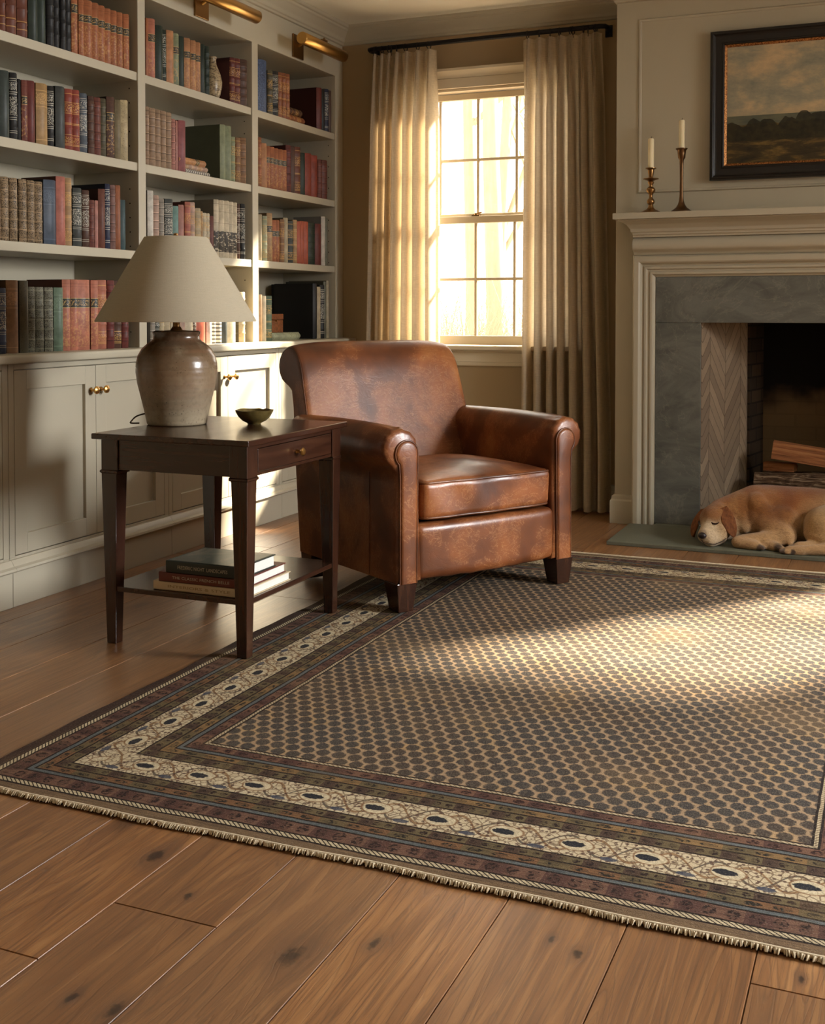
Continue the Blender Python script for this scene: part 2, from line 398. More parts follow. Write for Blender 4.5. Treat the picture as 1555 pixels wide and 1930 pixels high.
# floor of wide oak planks, each with its own seed
def build_floor():
    me = bpy.data.meshes.new('floor'); V = []; F = []; S = []
    w = 0.214; rr = random.Random(3)
    k0 = int(math.floor((XL-0.2+0.209)/w)); n = int((XR+0.4-XL)/w)+3
    joints = {-5: 1.66, -6: 1.465, 0: 1.845, -1: 0.9, -2: 0.2, -3: 3.0, -4: 0.5}
    for i in range(n):
        k = k0+i; x0 = -0.209+k*w; x1 = x0+w
        j = joints.get(k, rr.uniform(-1, 3)); ys = []
        y = j
        while y > YF-0.2: y -= rr.uniform(1.5, 2.3)
        while y < YB+0.3:
            nxt = y+rr.uniform(1.5, 2.3)
            if y < j-0.05 and nxt > j-0.8: nxt = j
            ys.append((y, nxt)); y = nxt
        for (ya, yb) in ys:
            seed = (rr.random(), rr.random(), rr.random())
            g = 0.0018; o = len(V)
            V += [(x0+g, ya+g, 0), (x1-g, ya+g, 0), (x1-g, yb-g, 0), (x0+g, yb-g, 0)]
            V += [(x0, ya, -0.004), (x1, ya, -0.004), (x1, yb, -0.004), (x0, yb, -0.004)]
            for f in ((0,1,2,3), (4,5,1,0), (5,6,2,1), (6,7,3,2), (7,4,0,3)):
                F.append(tuple(q+o for q in f)); S.append(seed)
    o = len(V); V += [(-4.2, YF-0.5, -0.2), (3.2, YF-0.5, -0.2), (3.2, 7.0, -0.2), (-4.2, 7.0, -0.2)]; F.append((o+3, o+2, o+1, o)); S.append((0,0,0))
    me.from_pydata(V, [], F); me.update()
    at = me.attributes.new('plank', 'FLOAT_VECTOR', 'FACE'); at.data.foreach_set('vector', [q for s in S for q in s])
    me.materials.append(floor_mat())
    o = bpy.data.objects.new('floor', me); COL.objects.link(o); struct(o)
build_floor()
def wbox(name, boxes, mat, bev=0, parent=None):
    m = MB()
    for b in boxes: m.box(*b)
    return m.build(name, mat, parent, flat=True, bev=bev)
struct(wbox('ceiling', [(-3.6, 2.7, YF-0.3, 6.3, CZ, CZ+0.15)], CEIL))
struct(wbox('wall_left', [(XL-0.2, XL, YF-0.2, 6.3, -0.1, CZ)], WALLP))
# window wall with two openings
def wall_with_holes(name, axis, a0, a1, t0, t1, z0, z1, holes, mat):
    bs = []; cur = a0
    def B(u0, u1, w0, w1):
        if u1-u0 < 1e-4 or w1-w0 < 1e-4: return
        bs.append((u0, u1, t0, t1, w0, w1) if axis == 'x' else (t0, t1, u0, u1, w0, w1))
    for (h0, h1, g0, g1) in sorted(holes):
        B(cur, h0, z0, z1); B(h0, h1, z0, g0); B(h0, h1, g1, z1); cur = h1
    B(cur, a1, z0, z1)
    return struct(wbox(name, bs, mat))
WO = (-2.66, -1.652, 0.845, 2.26)            # window 1 opening
W2 = (0.84, 1.848, 0.845, 2.26)              # window 2 opening, right of the chimney
wall_with_holes('wall_back', 'x', XL-0.2, XR+0.2, YB, YB+0.16, -0.1, CZ, [WO, (-0.95, 0.21, -0.1, 1.2), W2], WALLP)
wall_with_holes('wall_right', 'y', YF-0.2, 6.2, XR, XR+0.16, -0.1, CZ, [(2.8, 4.3, 0.85, 2.3)], WALLP)
wall_with_holes('wall_front', 'x', XL-0.2, XR+0.2, YF-0.16, YF, -0.1, CZ, [], WALLP)
# chimney breast
CX0, CX1, CY = -1.305, 0.565, 5.65
OX0, OX1, OZ = -0.889, 0.149, 0.992
struct(wbox('wall_chimney', [(CX0, OX0-0.03, CY, YB, 0, CZ), (OX1+0.03, CX1, CY, YB, 0, CZ), (OX0-0.03, OX1+0.03, CY, YB, OZ+0.03, CZ)], TRIM))
# raised panel moulding on the breast
def frame_sweep(prof, rect, y):
    """profile (w inward, o outward) swept round a rectangle in the xz plane with mitres"""
    x0, x1, z0, z1 = rect
    rings = []
    for (cx, cz, sx, sz) in ((x0, z0, 1, 1), (x1, z0, -1, 1), (x1, z1, -1, -1), (x0, z1, 1, -1), (x0, z0, 1, 1)):
        rings.append([(cx+sx*w, y-o, cz+sz*w) for w, o in prof])
    return MB().loft(rings, close=False, caps=False)
pm = [(0, 0), (0, 0.005), (0.003, 0.008), (0.008, 0.006), (0.012, 0.003), (0.014, 0)]
struct(frame_sweep(pm, (-1.196, 0.456, 1.622, 2.462), CY).build('trim_1', TRIM, angle=50))
# crown mouldings: profile (o out from wall, z down from ceiling)
crown = rp([(0, -0.100), (0.010, -0.098), (0.012, -0.088), (0.020, -0.084), (0.027, -0.066), (0.054, -0.036), (0.062, -0.030), (0.062, -0.020), (0.074, -0.016), (0.076, 0.0)], 0.006, 3, False)
def crown_path(name, pts):
    rings = []
    for (x, y, ox, oy) in pts: rings.append([(x+ox*o, y+oy*o, CZ+z) for o, z in crown])
    return struct(MB().loft(rings, close=False, caps=False).build(name, TRIM, angle=30))
crown_path('trim_2', [(-2.95, YF, 1, 0), (-2.95, YB, 1, -1), (CX0, YB, -1, -1), (CX0, CY, -1, -1), (CX1, CY, 1, -1), (CX1, YB, 1, -1), (XR, YB, -1, -1), (XR, YF, -1, 0)])
# baseboards
bb = rp([(0, 0), (0.020, 0), (0.020, 0.112), (0.014, 0.120), (0.012, 0.136), (0.0, 0.142)], 0.003, 2, False)
def base_path(name, pts):
    rings = [[(x+ox*o, y+oy*o, z) for o, z in bb] for (x, y, ox, oy) in pts]
    return struct(MB().loft(rings, close=False, caps=False).build(name, TRIM, angle=30))
base_path('baseboard_back', [(-2.89, YB, 0, -1), (CX0, YB, -1, -1), (CX0, CY, -1, -1), (-1.208, CY, 0, -1)])
base_path('baseboard_right', [(CX1-0.02, CY, 0, -1), (CX1, CY, 1, -1), (CX1, YB, 1, -1), (XR, YB, -1, -1), (XR, YF, -1, 0)])

# ---- windows
def window(n, dx, full=True):
    w = tag(empty('window_%d' % n, (dx-2.156, YB, 0.85)), kind='structure')
    # local x runs from the second muntin; panes 0.222 wide, opening -0.504 .. 0.504
    ox = 2.156; P = 0.222
    def b(name, boxes, mat=SASH, bev=0.003, parent=w):
        return wbox(name, boxes, mat, bev, parent)
    L, Rr = -0.504, 0.504
    z = lambda q: q-0.85
    b('jamb', [(L, L+0.012, -0.005, 0.15, 0, z(2.26)), (Rr-0.012, Rr, -0.005, 0.15, 0, z(2.26)), (L+.012, Rr-.012, -0.005, 0.15, z(2.245), z(2.26)), (L+.012, Rr-.012, -0.005, 0.15, 0, z(0.86))])
    def sash(name, z0, z1, zm, y0, y1, top, bot):
        xl, xr = -0.444, 0.444
        bs = [(L+.013, xl, y0, y1, z(z0), z(z1)), (xr, Rr-.013, y0, y1, z(z0), z(z1)), (xl, xr, y0, y1, z(z1)-top, z(z1)), (xl, xr, y0, y1, z(z0), z(z0)+bot)]
        for k in (-1, 0, 1): bs.append((k*P-0.008, k*P+0.008, y0+0.006, y1-0.006, z(z0)+bot, z(z1)-top))
        bs.append((xl, xr, y0+0.007, y1-0.007, z(zm)-0.008, z(zm)+0.008))
        s = b(name, bs)
        wbox('glass_panes', [(xl, xr, (y0+y1)/2-0.0015, (y0+y1)/2+0.0015, z(z0)+bot, z(z1)-top)], GLASS, 0, s)
        return s
    lo = sash('lower_sash', 0.862, 1.566, 1.222, 0.020, 0.052, 0.038, 0.050)
    up = sash('upper_sash', 1.555, 2.242, 1.878, 0.056, 0.088, 0.034, 0.028)
    m = MB().box(-0.022, 0.022, 0.022, 0.046, z(1.566), z(1.572)); m.lathe([(0.010, 0), (0.010, 0.010), (0.001, 0.012)], (0, 0.034, z(1.572)), 16)
    m.tube([(0.0, 0.034, z(1.580)), (0.035, 0.030, z(1.586))], 0.004); m.build('sash_lock', BRASSD, lo)
    # casing: sides, head with cornice, stool and apron
    cs = 0.062
    b('casing', [(L-cs, L, -0.020, 0, z(0.86), z(2.27)), (Rr, Rr+cs, -0.020, 0, z(0.86), z(2.27)), (L-cs, Rr+cs, -0.022, 0, z(2.26), z(2.315))])
    pr = [(0.0, 0), (0.026, 0), (0.026, 0.008), (0.032, 0.020), (0.048, 0.036), (0.048, 0.050), (0.0, 0.050)]
    MB().prism([(-o, z(2.315)+q) for o, q in pr], 'x', L-cs-0.02, Rr+cs+0.02).build('head_cornice', SASH, w, angle=30)
    MB().prism(rp([(-0.07, z(0.836)), (0.0, z(0.836)), (0.0, z(0.860)), (-0.07, z(0.860))], 0.006, 3), 'x', L-cs-0.02, Rr+cs+0.02).build('window_stool', SASH, w, angle=30)
    pr = [(0, 0), (0.012, 0), (0.016, 0.010), (0.016, 0.020), (0.020, 0.022), (0.020, 0.070), (0.030, 0.078), (0.030, 0.086), (0, 0.086)]
    MB().prism([(-o, z(0.750)+q) for o, q in pr], 'x', L-cs, Rr+cs).build('apron', SASH, w, angle=30)
    return w
window(1, 0.0); window(2, 3.50)
for n, (kind, a0, a1) in enumerate((('y', 2.8, 4.3),)):
    m = MB()
    am = (a0+a1)/2
    for (u0, u1, w0, w1) in ((a0, a0+.05, .85, 2.3), (a1-.05, a1, .85, 2.3), (a0+.05, a1-.05, .85, .90), (a0+.05, a1-.05, 2.25, 2.3), (a0+.05, a1-.05, 1.555, 1.595), (am-.012, am+.012, .9, 2.25)):
        if kind == 'y': m.box(XR+0.05, XR+0.09, u0, u1, w0, w1)
        else: m.box(u0, u1, YF-0.09, YF-0.05, w0, w1)
    o = m.build('window_%d' % (n+3), SASH, flat=True); struct(o)

# ================================================================== BUILT-IN BOOKCASE
XF = -2.95
bc = tag(empty('built_in_bookcase', (XF, 4.5, 0.895)), 'tall built-in bookcase painted greige along the left wall', 'bookcase')
def bpart(name, x0, x1, y0, y1, z0, z1, parent=bc, mat=TRIM, bev=0.0025):
    return MB().box(x0-XF, x1-XF, y0-4.5, y1-4.5, z0-0.895, z1-0.895).build(name, mat, parent, flat=True, bev=bev)
for (y0, y1) in ((2.12, 2.175), (3.05, 3.105), (4.03, 4.081), (4.951, 5.007), (5.855, 5.948)):
    bpart('divider', XL+0.012, XF, y0, y1, 0.895, 2.37)
bpart('back_panel', XL+0.001, XL+0.012, 2.12, 5.948, 0.895, 2.62)
bays = ((2.175, 3.05), (3.105, 4.03), (4.081, 4.951), (5.007, 5.855))
for (y0, y1) in bays:
    for z in (2.045, 1.669, 1.300):
        bpart('shelf', XL+0.012, XF-0.006, y0, y1, z-0.036, z)
bpart('fascia', XL+0.012, XF, 2.12, 5.948, 2.366, 2.648)
# shelf pin holes
PINM = MB().lathe([(0.003, -0.0003), (0.003, 0.0004), (0.0001, 0.0004)], n=8)
pin0 = None
for (y0, y1) in bays[1:]:
    for z in [0.96+0.06*k for k in range(23)]:
        if any(abs(z-q+0.018) < 0.035 for q in (1.3, 1.669, 2.045)): continue
        if pin0 is None: p_ = PINM.build('pin_hole', Mat('pin_hole_dark', 0.9, 0.1, base=(0.02, 0.016, 0.012)).m, bc, flat=True); pin0 = p_
        else: p_ = pin0.copy(); COL.objects.link(p_)
        p_.location = (-0.045, y1-4.5-0.0002, z-0.895); p_.rotation_euler = (math.pi/2, 0, 0)

# base cabinets, countertop, plinth
ct = MB().prism(rp([(XL+0.001, 0.862), (-2.868, 0.862), (-2.868, 0.895), (XL+0.001, 0.895)], [0, 0.008, 0.012, 0], 4), 'y', 2.1, 5.948).build('countertop', TRIM, angle=30)
tag(ct, 'long painted countertop under the bookcase, above the cabinet doors', 'countertop')
KNOB = MB().lathe([(0.0001, 0), (0.009, 0), (0.009, 0.003), (0.005, 0.006), (0.0045, 0.014), (0.010, 0.020), (0.0155, 0.026), (0.015, 0.032), (0.009, 0.036), (0.0001, 0.037)], n=20)
def door(parent, y0, y1, knob_y, xf):
    z0, z1 = 0.179, 0.837; s = 0.062; t = 0.019
    b = []
    m = MB()
    m.box(-t, 0, y0, y0+s, z0, z1).box(-t, 0, y1-s, y1, z0, z1).box(-t, 0, y0+s, y1-s, z0, z0+s+0.008).box(-t, 0, y0+s, y1-s, z1-s-0.008, z1)
    m.box(-t, -0.014, y0+s-0.004, y1-s+0.004, z0+s, z1-s)
    d = m.build('door', TRIM, parent, (xf, 0, 0), flat=True, bev=0.0015)
    k = MB().add(KNOB.v, KNOB.f).build('knob', BRASS, d, (0.0, knob_y, 0.742), rot=(0, math.pi/2, 0))
    return d
units = ((2.235, 3.195, 'cabinet unit outside the left edge of view'), (3.195, 4.160, 'greige cabinet with two shaker doors behind the side table, left of the lamp'),
         (4.160, 5.118, 'greige cabinet with two shaker doors behind the lamp and bowl'), (5.118, 5.948, 'greige corner cabinet with two narrow doors behind the armchair'))
labs = ('greige cabinet cut by the left edge of the photo, only a door edge showing',)
for i, (y0, y1, lab) in enumerate(units):
    c = tag(empty('base_cabinet', (-2.90, (y0+y1)/2, 0)), labs[0] if i == 0 else lab, 'cabinet', 'base cabinets under the bookcase')
    yc = (y0+y1)/2
    def cb(name, boxes, bev=0.0015):
        m = MB()
        for b in boxes: m.box(b[0]+2.90, b[1]+2.90, b[2]-yc, b[3]-yc, b[4], b[5])
        return m.build(name, TRIM, c, flat=True, bev=bev)
    st = 0.0285; xi = -2.90; last = (i == 3)
    y1f = y1-0.001
    cb('carcass', [(XL+0.002, xi-0.021, y0+0.001, y1f, 0.0, 0.861)])
    cb('face_frame', [(xi-0.0205, xi, y0+0.001, y0+st, 0.172, 0.861), (xi-0.0205, xi, y1f-st, y1f, 0.172, 0.861), (xi-0.0205, xi, y0+st, y1f-st, 0.840, 0.861), (xi-0.0205, xi, y0+st, y1f-st, 0.12, 0.176), (xi-0.0205, xi, y0+.001, y0+st, .12, .172), (xi-0.0205, xi, y1f-st, y1f, .12, .172)])
    cb('plinth', [(xi-0.0205, -2.885, y0+0.0005, y1f, 0.0, 0.126)])
    pr = [(xi-0.005, 0.126), (-2.872, 0.126), (-2.866, 0.132), (-2.868, 0.140), (-2.880, 0.146), (-2.886, 0.158), (-2.893, 0.166), (xi-0.005, 0.168)]
    MB().prism([(p+2.90, q) for p, q in pr], 'y', y0-yc, y1f-yc).build('plinth_moulding', TRIM, c, angle=30)
    m_ = (y0+y1f)/2
    for (a0, a1, ky) in ((y0+st+0.002, m_-0.001, m_-0.030), (m_+0.001, y1f-st-0.002, m_+0.030)):
        door(c, a0-yc, a1-yc, ky-yc, 0.0)
# picture lights over the bays
def picture_light(y, lab):
    t = tag(empty('picture_light', (XF, y, 2.42)), lab, 'picture light', 'brass picture lights on the bookcase fascia')
    MB().box(-0.002, 0.010, -0.055, 0.055, -0.045, 0.075).build('back_plate', BRASSD, t, flat=True, bev=0.002)
    MB().tube([(0.008, 0, 0.02), (0.06, 0, 0.045), (0.12, 0, 0.03), (0.15, 0, 0.008)], 0.008).build('arm', BRASS, t)
    R_ = 0.031
    rings = []
    for yy, k in ((-0.235, 0.0), (-0.235, 0.93), (-0.232, 1.0), (0.232, 1.0), (0.235, 0.93), (0.235, 0.0)):
        rings.append([(0.155+R_*max(k, .001)*math.cos(2*math.pi*j/32), yy, R_*max(k, .001)*math.sin(2*math.pi*j/32)) for j in range(32)])
    MB().loft(rings).build('tube_shade', BRASS, t, angle=40)
    MB().box(0.150, 0.170, -0.022, 0.022, R_-0.002, R_+0.008).build('switch_bracket', BRASSD, t, flat=True, bev=0.001)
    MB().lathe([(0.006, 0), (0.007, 0.006), (0.003, 0.012), (0.0001, 0.013)], (0.16, 0.0, R_+0.006), 12).build('switch', BRASSD, t)
picture_light(4.50, 'brass tube picture light above the middle bay, with a bright gleam')
picture_light(5.41, 'darker brass tube picture light above the right bay, near the corner')
BOOKS = [
 ('L',1,2.045,[
  (3.255,0.033,0.285,'rust','tooled'),(3.289,0.053,0.285,'rust','tooled'),(3.345,0.056,0.285,'rust','tooled'),(3.404,0.049,0.285,'dgreen','plain'),
  (3.454,0.045,0.285,'dgreen','plain'),(3.503,0.039,0.285,'black','ribbed'),(3.544,0.033,0.285,'black','ribbed'),(3.579,0.030,0.285,'black','ribbed'),
  (3.611,0.033,0.285,'black','ribbed'),(3.646,0.036,0.262,'orange','label'),(3.684,0.032,0.220,'orange','label'),(3.717,0.047,0.225,'orange','label'),
  (3.765,0.041,0.227,'orange','label'),(3.807,0.040,0.226,'orange','label'),(3.848,0.041,0.225,'orange','label'),(3.890,0.037,0.226,'orange','label'),
  (3.930,0.036,0.228,'orange','label'),(3.968,0.038,0.230,'orange','label'),
 ]),
 ('L',2,1.669,[
  (3.251,0.054,0.240,'greengrey','plain'),(3.306,0.038,0.241,'black','silver'),(3.344,0.016,0.224,'black','plain'),(3.362,0.031,0.224,'redbrown','label'),
  (3.393,0.041,0.228,'dred','plain'),(3.440,0.064,0.228,'ochre','title'),(3.506,0.036,0.229,'black','silver'),(3.546,0.053,0.235,'darkgrey','plain'),
  (3.602,0.043,0.235,'red','gilt'),(3.645,0.042,0.238,'red','gilt'),(3.690,0.044,0.233,'slate','silver'),(3.739,0.037,0.230,'brown','ribbed'),
  (3.777,0.039,0.231,'redbrown','ribbed'),(3.817,0.036,0.234,'olive','ribbed'),(3.854,0.049,0.247,'brown','label'),(3.906,0.038,0.243,'oliveTan','plain'),
  (3.945,0.046,0.249,'parch','spots'),
 ]),
 ('L',3,1.300,[
  (3.212,0.040,0.230,'tanorn','ornate'),(3.254,0.041,0.230,'tanorn','ornate'),(3.298,0.041,0.230,'tanorn','ornate'),(3.345,0.041,0.231,'tanorn','ornate'),
  (3.388,0.039,0.230,'tanorn','ornate'),(3.429,0.044,0.230,'tanorn','ornate'),(3.480,0.071,0.243,'slateblue','title'),(3.547,0.052,0.262,'coral','plain'),
  (3.600,0.038,0.262,'tan','gilt'),(3.648,0.051,0.228,'darkgrey','silver'),(3.699,0.041,0.224,'brown','silver'),(3.742,0.031,0.189,'redbrown','ribbed'),
  (3.775,0.020,0.190,'pink','plain'),(3.800,0.041,0.239,'rust','plain'),(3.844,0.030,0.263,'navy','silver'),(3.875,0.033,0.262,'mauve','ribbed'),
  (3.910,0.031,0.264,'orangebrown','plain'),(3.942,0.035,0.207,'teal','plain'),
 ]),
 ('L',4,0.895,[
  (3.229,0.044,0.236,'blue','silver'),(3.278,0.063,0.265,'tanbrown','title'),(3.342,0.046,0.265,'olive','spots'),(3.388,0.041,0.243,'greygreen','ornate'),
  (3.431,0.045,0.243,'greygreen','ornate'),(3.479,0.047,0.243,'greygreen','ornate'),(3.527,0.052,0.243,'green','title'),(3.581,0.047,0.275,'terracotta','label'),
  (3.629,0.043,0.276,'terracotta','label'),(3.673,0.073,0.276,'terracotta','label'),(3.747,0.044,0.276,'terracotta','label'),(3.792,0.055,0.278,'terracotta','gilt'),
  (3.849,0.044,0.278,'dred','ribbed'),(3.895,0.049,0.278,'brown','gilt'),(3.946,0.042,0.240,'dred','ribbed'),
 ]),
 ('M',1,2.045,[
  (4.122,0.017,0.249,'orange','plain'),(4.139,0.046,0.251,'terracotta','label'),(4.188,0.050,0.233,'dgreen','spots'),(4.239,0.030,0.225,'dgreen','silver'),
  (4.270,0.050,0.230,'tanorange','plain'),(4.323,0.045,0.229,'sage','label'),(4.371,0.036,0.226,'dgreen','plain'),(4.410,0.044,0.227,'tanorange','label'),
  (4.455,0.040,0.226,'tanorange','label'),(4.498,0.042,0.227,'tanorange','label'),(4.542,0.034,0.227,'dgreen','spots'),(4.577,0.036,0.225,'dgreen','ribbed'),
  (4.795,0.039,0.217,'dred','gilt'),(4.838,0.047,0.221,'dred','gilt'),(4.888,0.057,0.227,'brown','ribbed'),
 ]),
 ('M',2,1.669,[
  (4.124,0.023,0.251,'tanrib','ribbed'),(4.148,0.040,0.248,'tanrib','ribbed'),(4.190,0.038,0.249,'tanrib','ribbed'),(4.230,0.037,0.249,'tanrib','ribbed'),
  (4.270,0.038,0.249,'tanrib','ribbed'),(4.311,0.027,0.227,'pink','ribbed'),(4.340,0.017,0.223,'pink','plain'),(4.359,0.052,0.228,'rose','plain'),
  (4.703,0.041,0.260,'sage','plain'),(4.747,0.050,0.260,'sage','plain'),(4.798,0.038,0.216,'sage','gilt'),(4.839,0.040,0.217,'tanbrown','gilt'),
  (4.885,0.047,0.223,'tanbrown','ribbed'),
 ]),
 ('M',3,1.300,[
  (4.131,0.040,0.264,'white','plain'),(4.174,0.037,0.247,'pinktan','ribbed'),(4.214,0.034,0.236,'mottled','ribbed'),(4.252,0.058,0.239,'darkgrey','silver'),
  (4.314,0.041,0.213,'teal2','plain'),(4.363,0.038,0.222,'pink','plain'),(4.405,0.040,0.239,'coral','gilt'),(4.448,0.038,0.241,'pinktan','gilt'),
  (4.488,0.041,0.217,'beige','gilt'),(4.532,0.021,0.207,'tan','gilt'),(4.556,0.029,0.201,'cream','gilt'),(4.585,0.025,0.201,'cream','gilt'),
  (4.613,0.028,0.191,'redbrown','plain'),(4.649,0.040,0.271,'cream','blackfoot'),(4.691,0.039,0.271,'cream','blackfoot'),(4.733,0.039,0.272,'cream','blackfoot'),
  (4.774,0.038,0.271,'cream','blackfoot'),(4.815,0.036,0.271,'cream','blackfoot'),(4.855,0.025,0.268,'brown','silver'),(4.882,0.036,0.270,'black','silver'),
 ]),
 ('M',4,0.895,[
  (4.144,0.031,0.245,'mottled','ribbed'),(4.177,0.032,0.240,'darkgrey','silver'),(4.210,0.033,0.246,'beige','gilt'),(4.245,0.045,0.238,'beige','plain'),
  (4.294,0.057,0.241,'cream','gilt'),(4.354,0.044,0.246,'pinktan','plain'),(4.401,0.059,0.250,'cream','plain'),(4.462,0.031,0.241,'brown','silver'),
  (4.496,0.077,0.264,'redorange','plain'),(4.576,0.040,0.253,'white','plain'),(4.620,0.030,0.247,'white','ribbedk'),(4.652,0.049,0.244,'white','ribbedk'),
  (4.704,0.045,0.242,'darkgrey','plain'),(4.758,0.075,0.274,'cream','plain'),(4.867,0.051,0.246,'beige','gilt'),
 ]),
 ('R',1,2.045,[
  (5.059,0.084,0.262,'blue','ornateb'),(5.148,0.043,0.222,'olive','gilt'),(5.194,0.054,0.227,'black','silver'),(5.253,0.037,0.233,'orangebrown','gilt'),
  (5.291,0.039,0.236,'orangebrown','gilt'),(5.331,0.040,0.239,'orangebrown','gilt'),(5.681,0.052,0.230,'dred','plain'),(5.736,0.038,0.231,'black','plain'),
  (5.777,0.043,0.239,'navy','silver'),(5.824,0.024,0.238,'brown','plain'),
 ]),
 ('R',2,1.669,[
  (5.058,0.027,0.249,'orange','gilt'),(5.087,0.044,0.223,'tanorange','plain'),(5.136,0.036,0.215,'orange','label'),(5.175,0.036,0.216,'orange','label'),
  (5.214,0.038,0.214,'orange','label'),(5.255,0.040,0.214,'orange','label'),(5.297,0.038,0.215,'orange','label'),(5.338,0.047,0.246,'dred','ribbed'),
  (5.388,0.040,0.248,'brown','plain'),(5.432,0.059,0.250,'rust','gilt'),(5.497,0.045,0.227,'dgreen','plain'),(5.545,0.075,0.231,'red','plain'),
  (5.623,0.064,0.229,'red','plain'),(5.690,0.044,0.213,'redbrown','ribbed'),(5.738,0.061,0.216,'redbrown','ribbed'),
 ]),
 ('R',3,1.300,[
  (5.055,0.032,0.233,'beige','plain'),(5.091,0.038,0.227,'palegreen','gilt'),(5.132,0.048,0.245,'tan','label'),(5.183,0.039,0.213,'orange','label'),
  (5.225,0.038,0.216,'orange','label'),(5.268,0.039,0.223,'tanbrown','gilt'),(5.309,0.041,0.234,'beige','plain'),(5.353,0.053,0.222,'darkgrey','gilt'),
  (5.409,0.038,0.230,'tan','gilt'),(5.450,0.035,0.225,'redorange','plain'),(5.488,0.035,0.229,'redorange','plain'),(5.526,0.047,0.230,'redorange','plain'),
  (5.577,0.079,0.228,'dgreen','ribbed'),(5.660,0.067,0.227,'dred','plain'),(5.733,0.038,0.272,'white','plain'),(5.774,0.034,0.267,'greygreen','spots'),
 ]),
 ('R',4,0.895,[
  (5.053,0.034,0.236,'tan','plain'),(5.090,0.033,0.229,'cream','plain'),(5.125,0.049,0.230,'green','gilt'),(5.632,0.040,0.303,'black','plain'),
  (5.675,0.036,0.286,'beige','plain'),(5.714,0.046,0.297,'black','silver'),(5.764,0.026,0.317,'greygreen','plain'),(5.794,0.027,0.323,'beige','plain'),
 ]),
]
# ================================================================== BOOKS
BC = {  # colour name -> (base, gilt/second colour, words)
 'rust': (sl(112,58,36), 'rust brown'), 'dgreen': (sl(42,56,44), 'dark green'), 'black': (sl(34,34,34), 'black'),
 'orange': (sl(176,100,50), 'orange tan'), 'greengrey': (sl(58,68,62), 'green-grey'), 'redbrown': (sl(120,62,48), 'red-brown'),
 'dred': (sl(112,44,36), 'dark red'), 'ochre': (sl(176,136,76), 'ochre'), 'darkgrey': (sl(66,70,66), 'dark grey'),
 'red': (sl(150,62,44), 'red'), 'slate': (sl(84,94,104), 'slate grey'), 'brown': (sl(92,60,44), 'brown'), 'olive': (sl(92,84,58), 'olive brown'),
 'oliveTan': (sl(128,112,76), 'olive tan'), 'parch': (sl(190,170,124), 'parchment'), 'tanorn': (sl(150,124,88), 'patterned tan'),
 'slateblue': (sl(72,84,100), 'slate blue'), 'coral': (sl(184,104,84), 'coral'), 'tan': (sl(186,146,96), 'tan'), 'pink': (sl(188,124,108), 'dusty pink'),
 'navy': (sl(48,54,80), 'navy'), 'mauve': (sl(132,94,84), 'mauve'), 'orangebrown': (sl(160,90,46), 'orange-brown'), 'teal': (sl(62,88,90), 'dark teal'),
 'blue': (sl(64,80,112), 'blue'), 'tanbrown': (sl(150,108,68), 'tan brown'), 'greygreen': (sl(122,120,98), 'grey-green'), 'green': (sl(96,116,92), 'soft green'),
 'terracotta': (sl(188,110,80), 'terracotta'), 'tanorange': (sl(196,134,82), 'light orange'), 'sage': (sl(142,150,112), 'sage green'),
 'tanrib': (sl(166,134,102), 'mottled tan'), 'rose': (sl(158,84,84), 'rose red'), 'white': (sl(214,206,190), 'white'), 'pinktan': (sl(196,160,138), 'pinkish tan'),
 'mottled': (sl(160,150,134), 'mottled grey'), 'teal2': (sl(112,152,142), 'pale teal'), 'beige': (sl(190,172,134), 'beige'), 'cream': (sl(216,200,166), 'cream'),
 'redorange': (sl(190,86,50), 'red-orange'), 'palegreen': (sl(168,172,136), 'pale green')}
ST = {'plain': 'plain', 'tooled': 'gilt-tooled', 'ribbed': 'ribbed', 'label': 'dark-labelled', 'silver': 'silver-lettered', 'gilt': 'gilt', 'title': 'titled', 'spots': 'speckled',
      'ornate': 'ornate', 'ornateb': 'ornate', 'blackfoot': 'black-footed', 'ribbedk': 'black-banded'}
_bm = {}
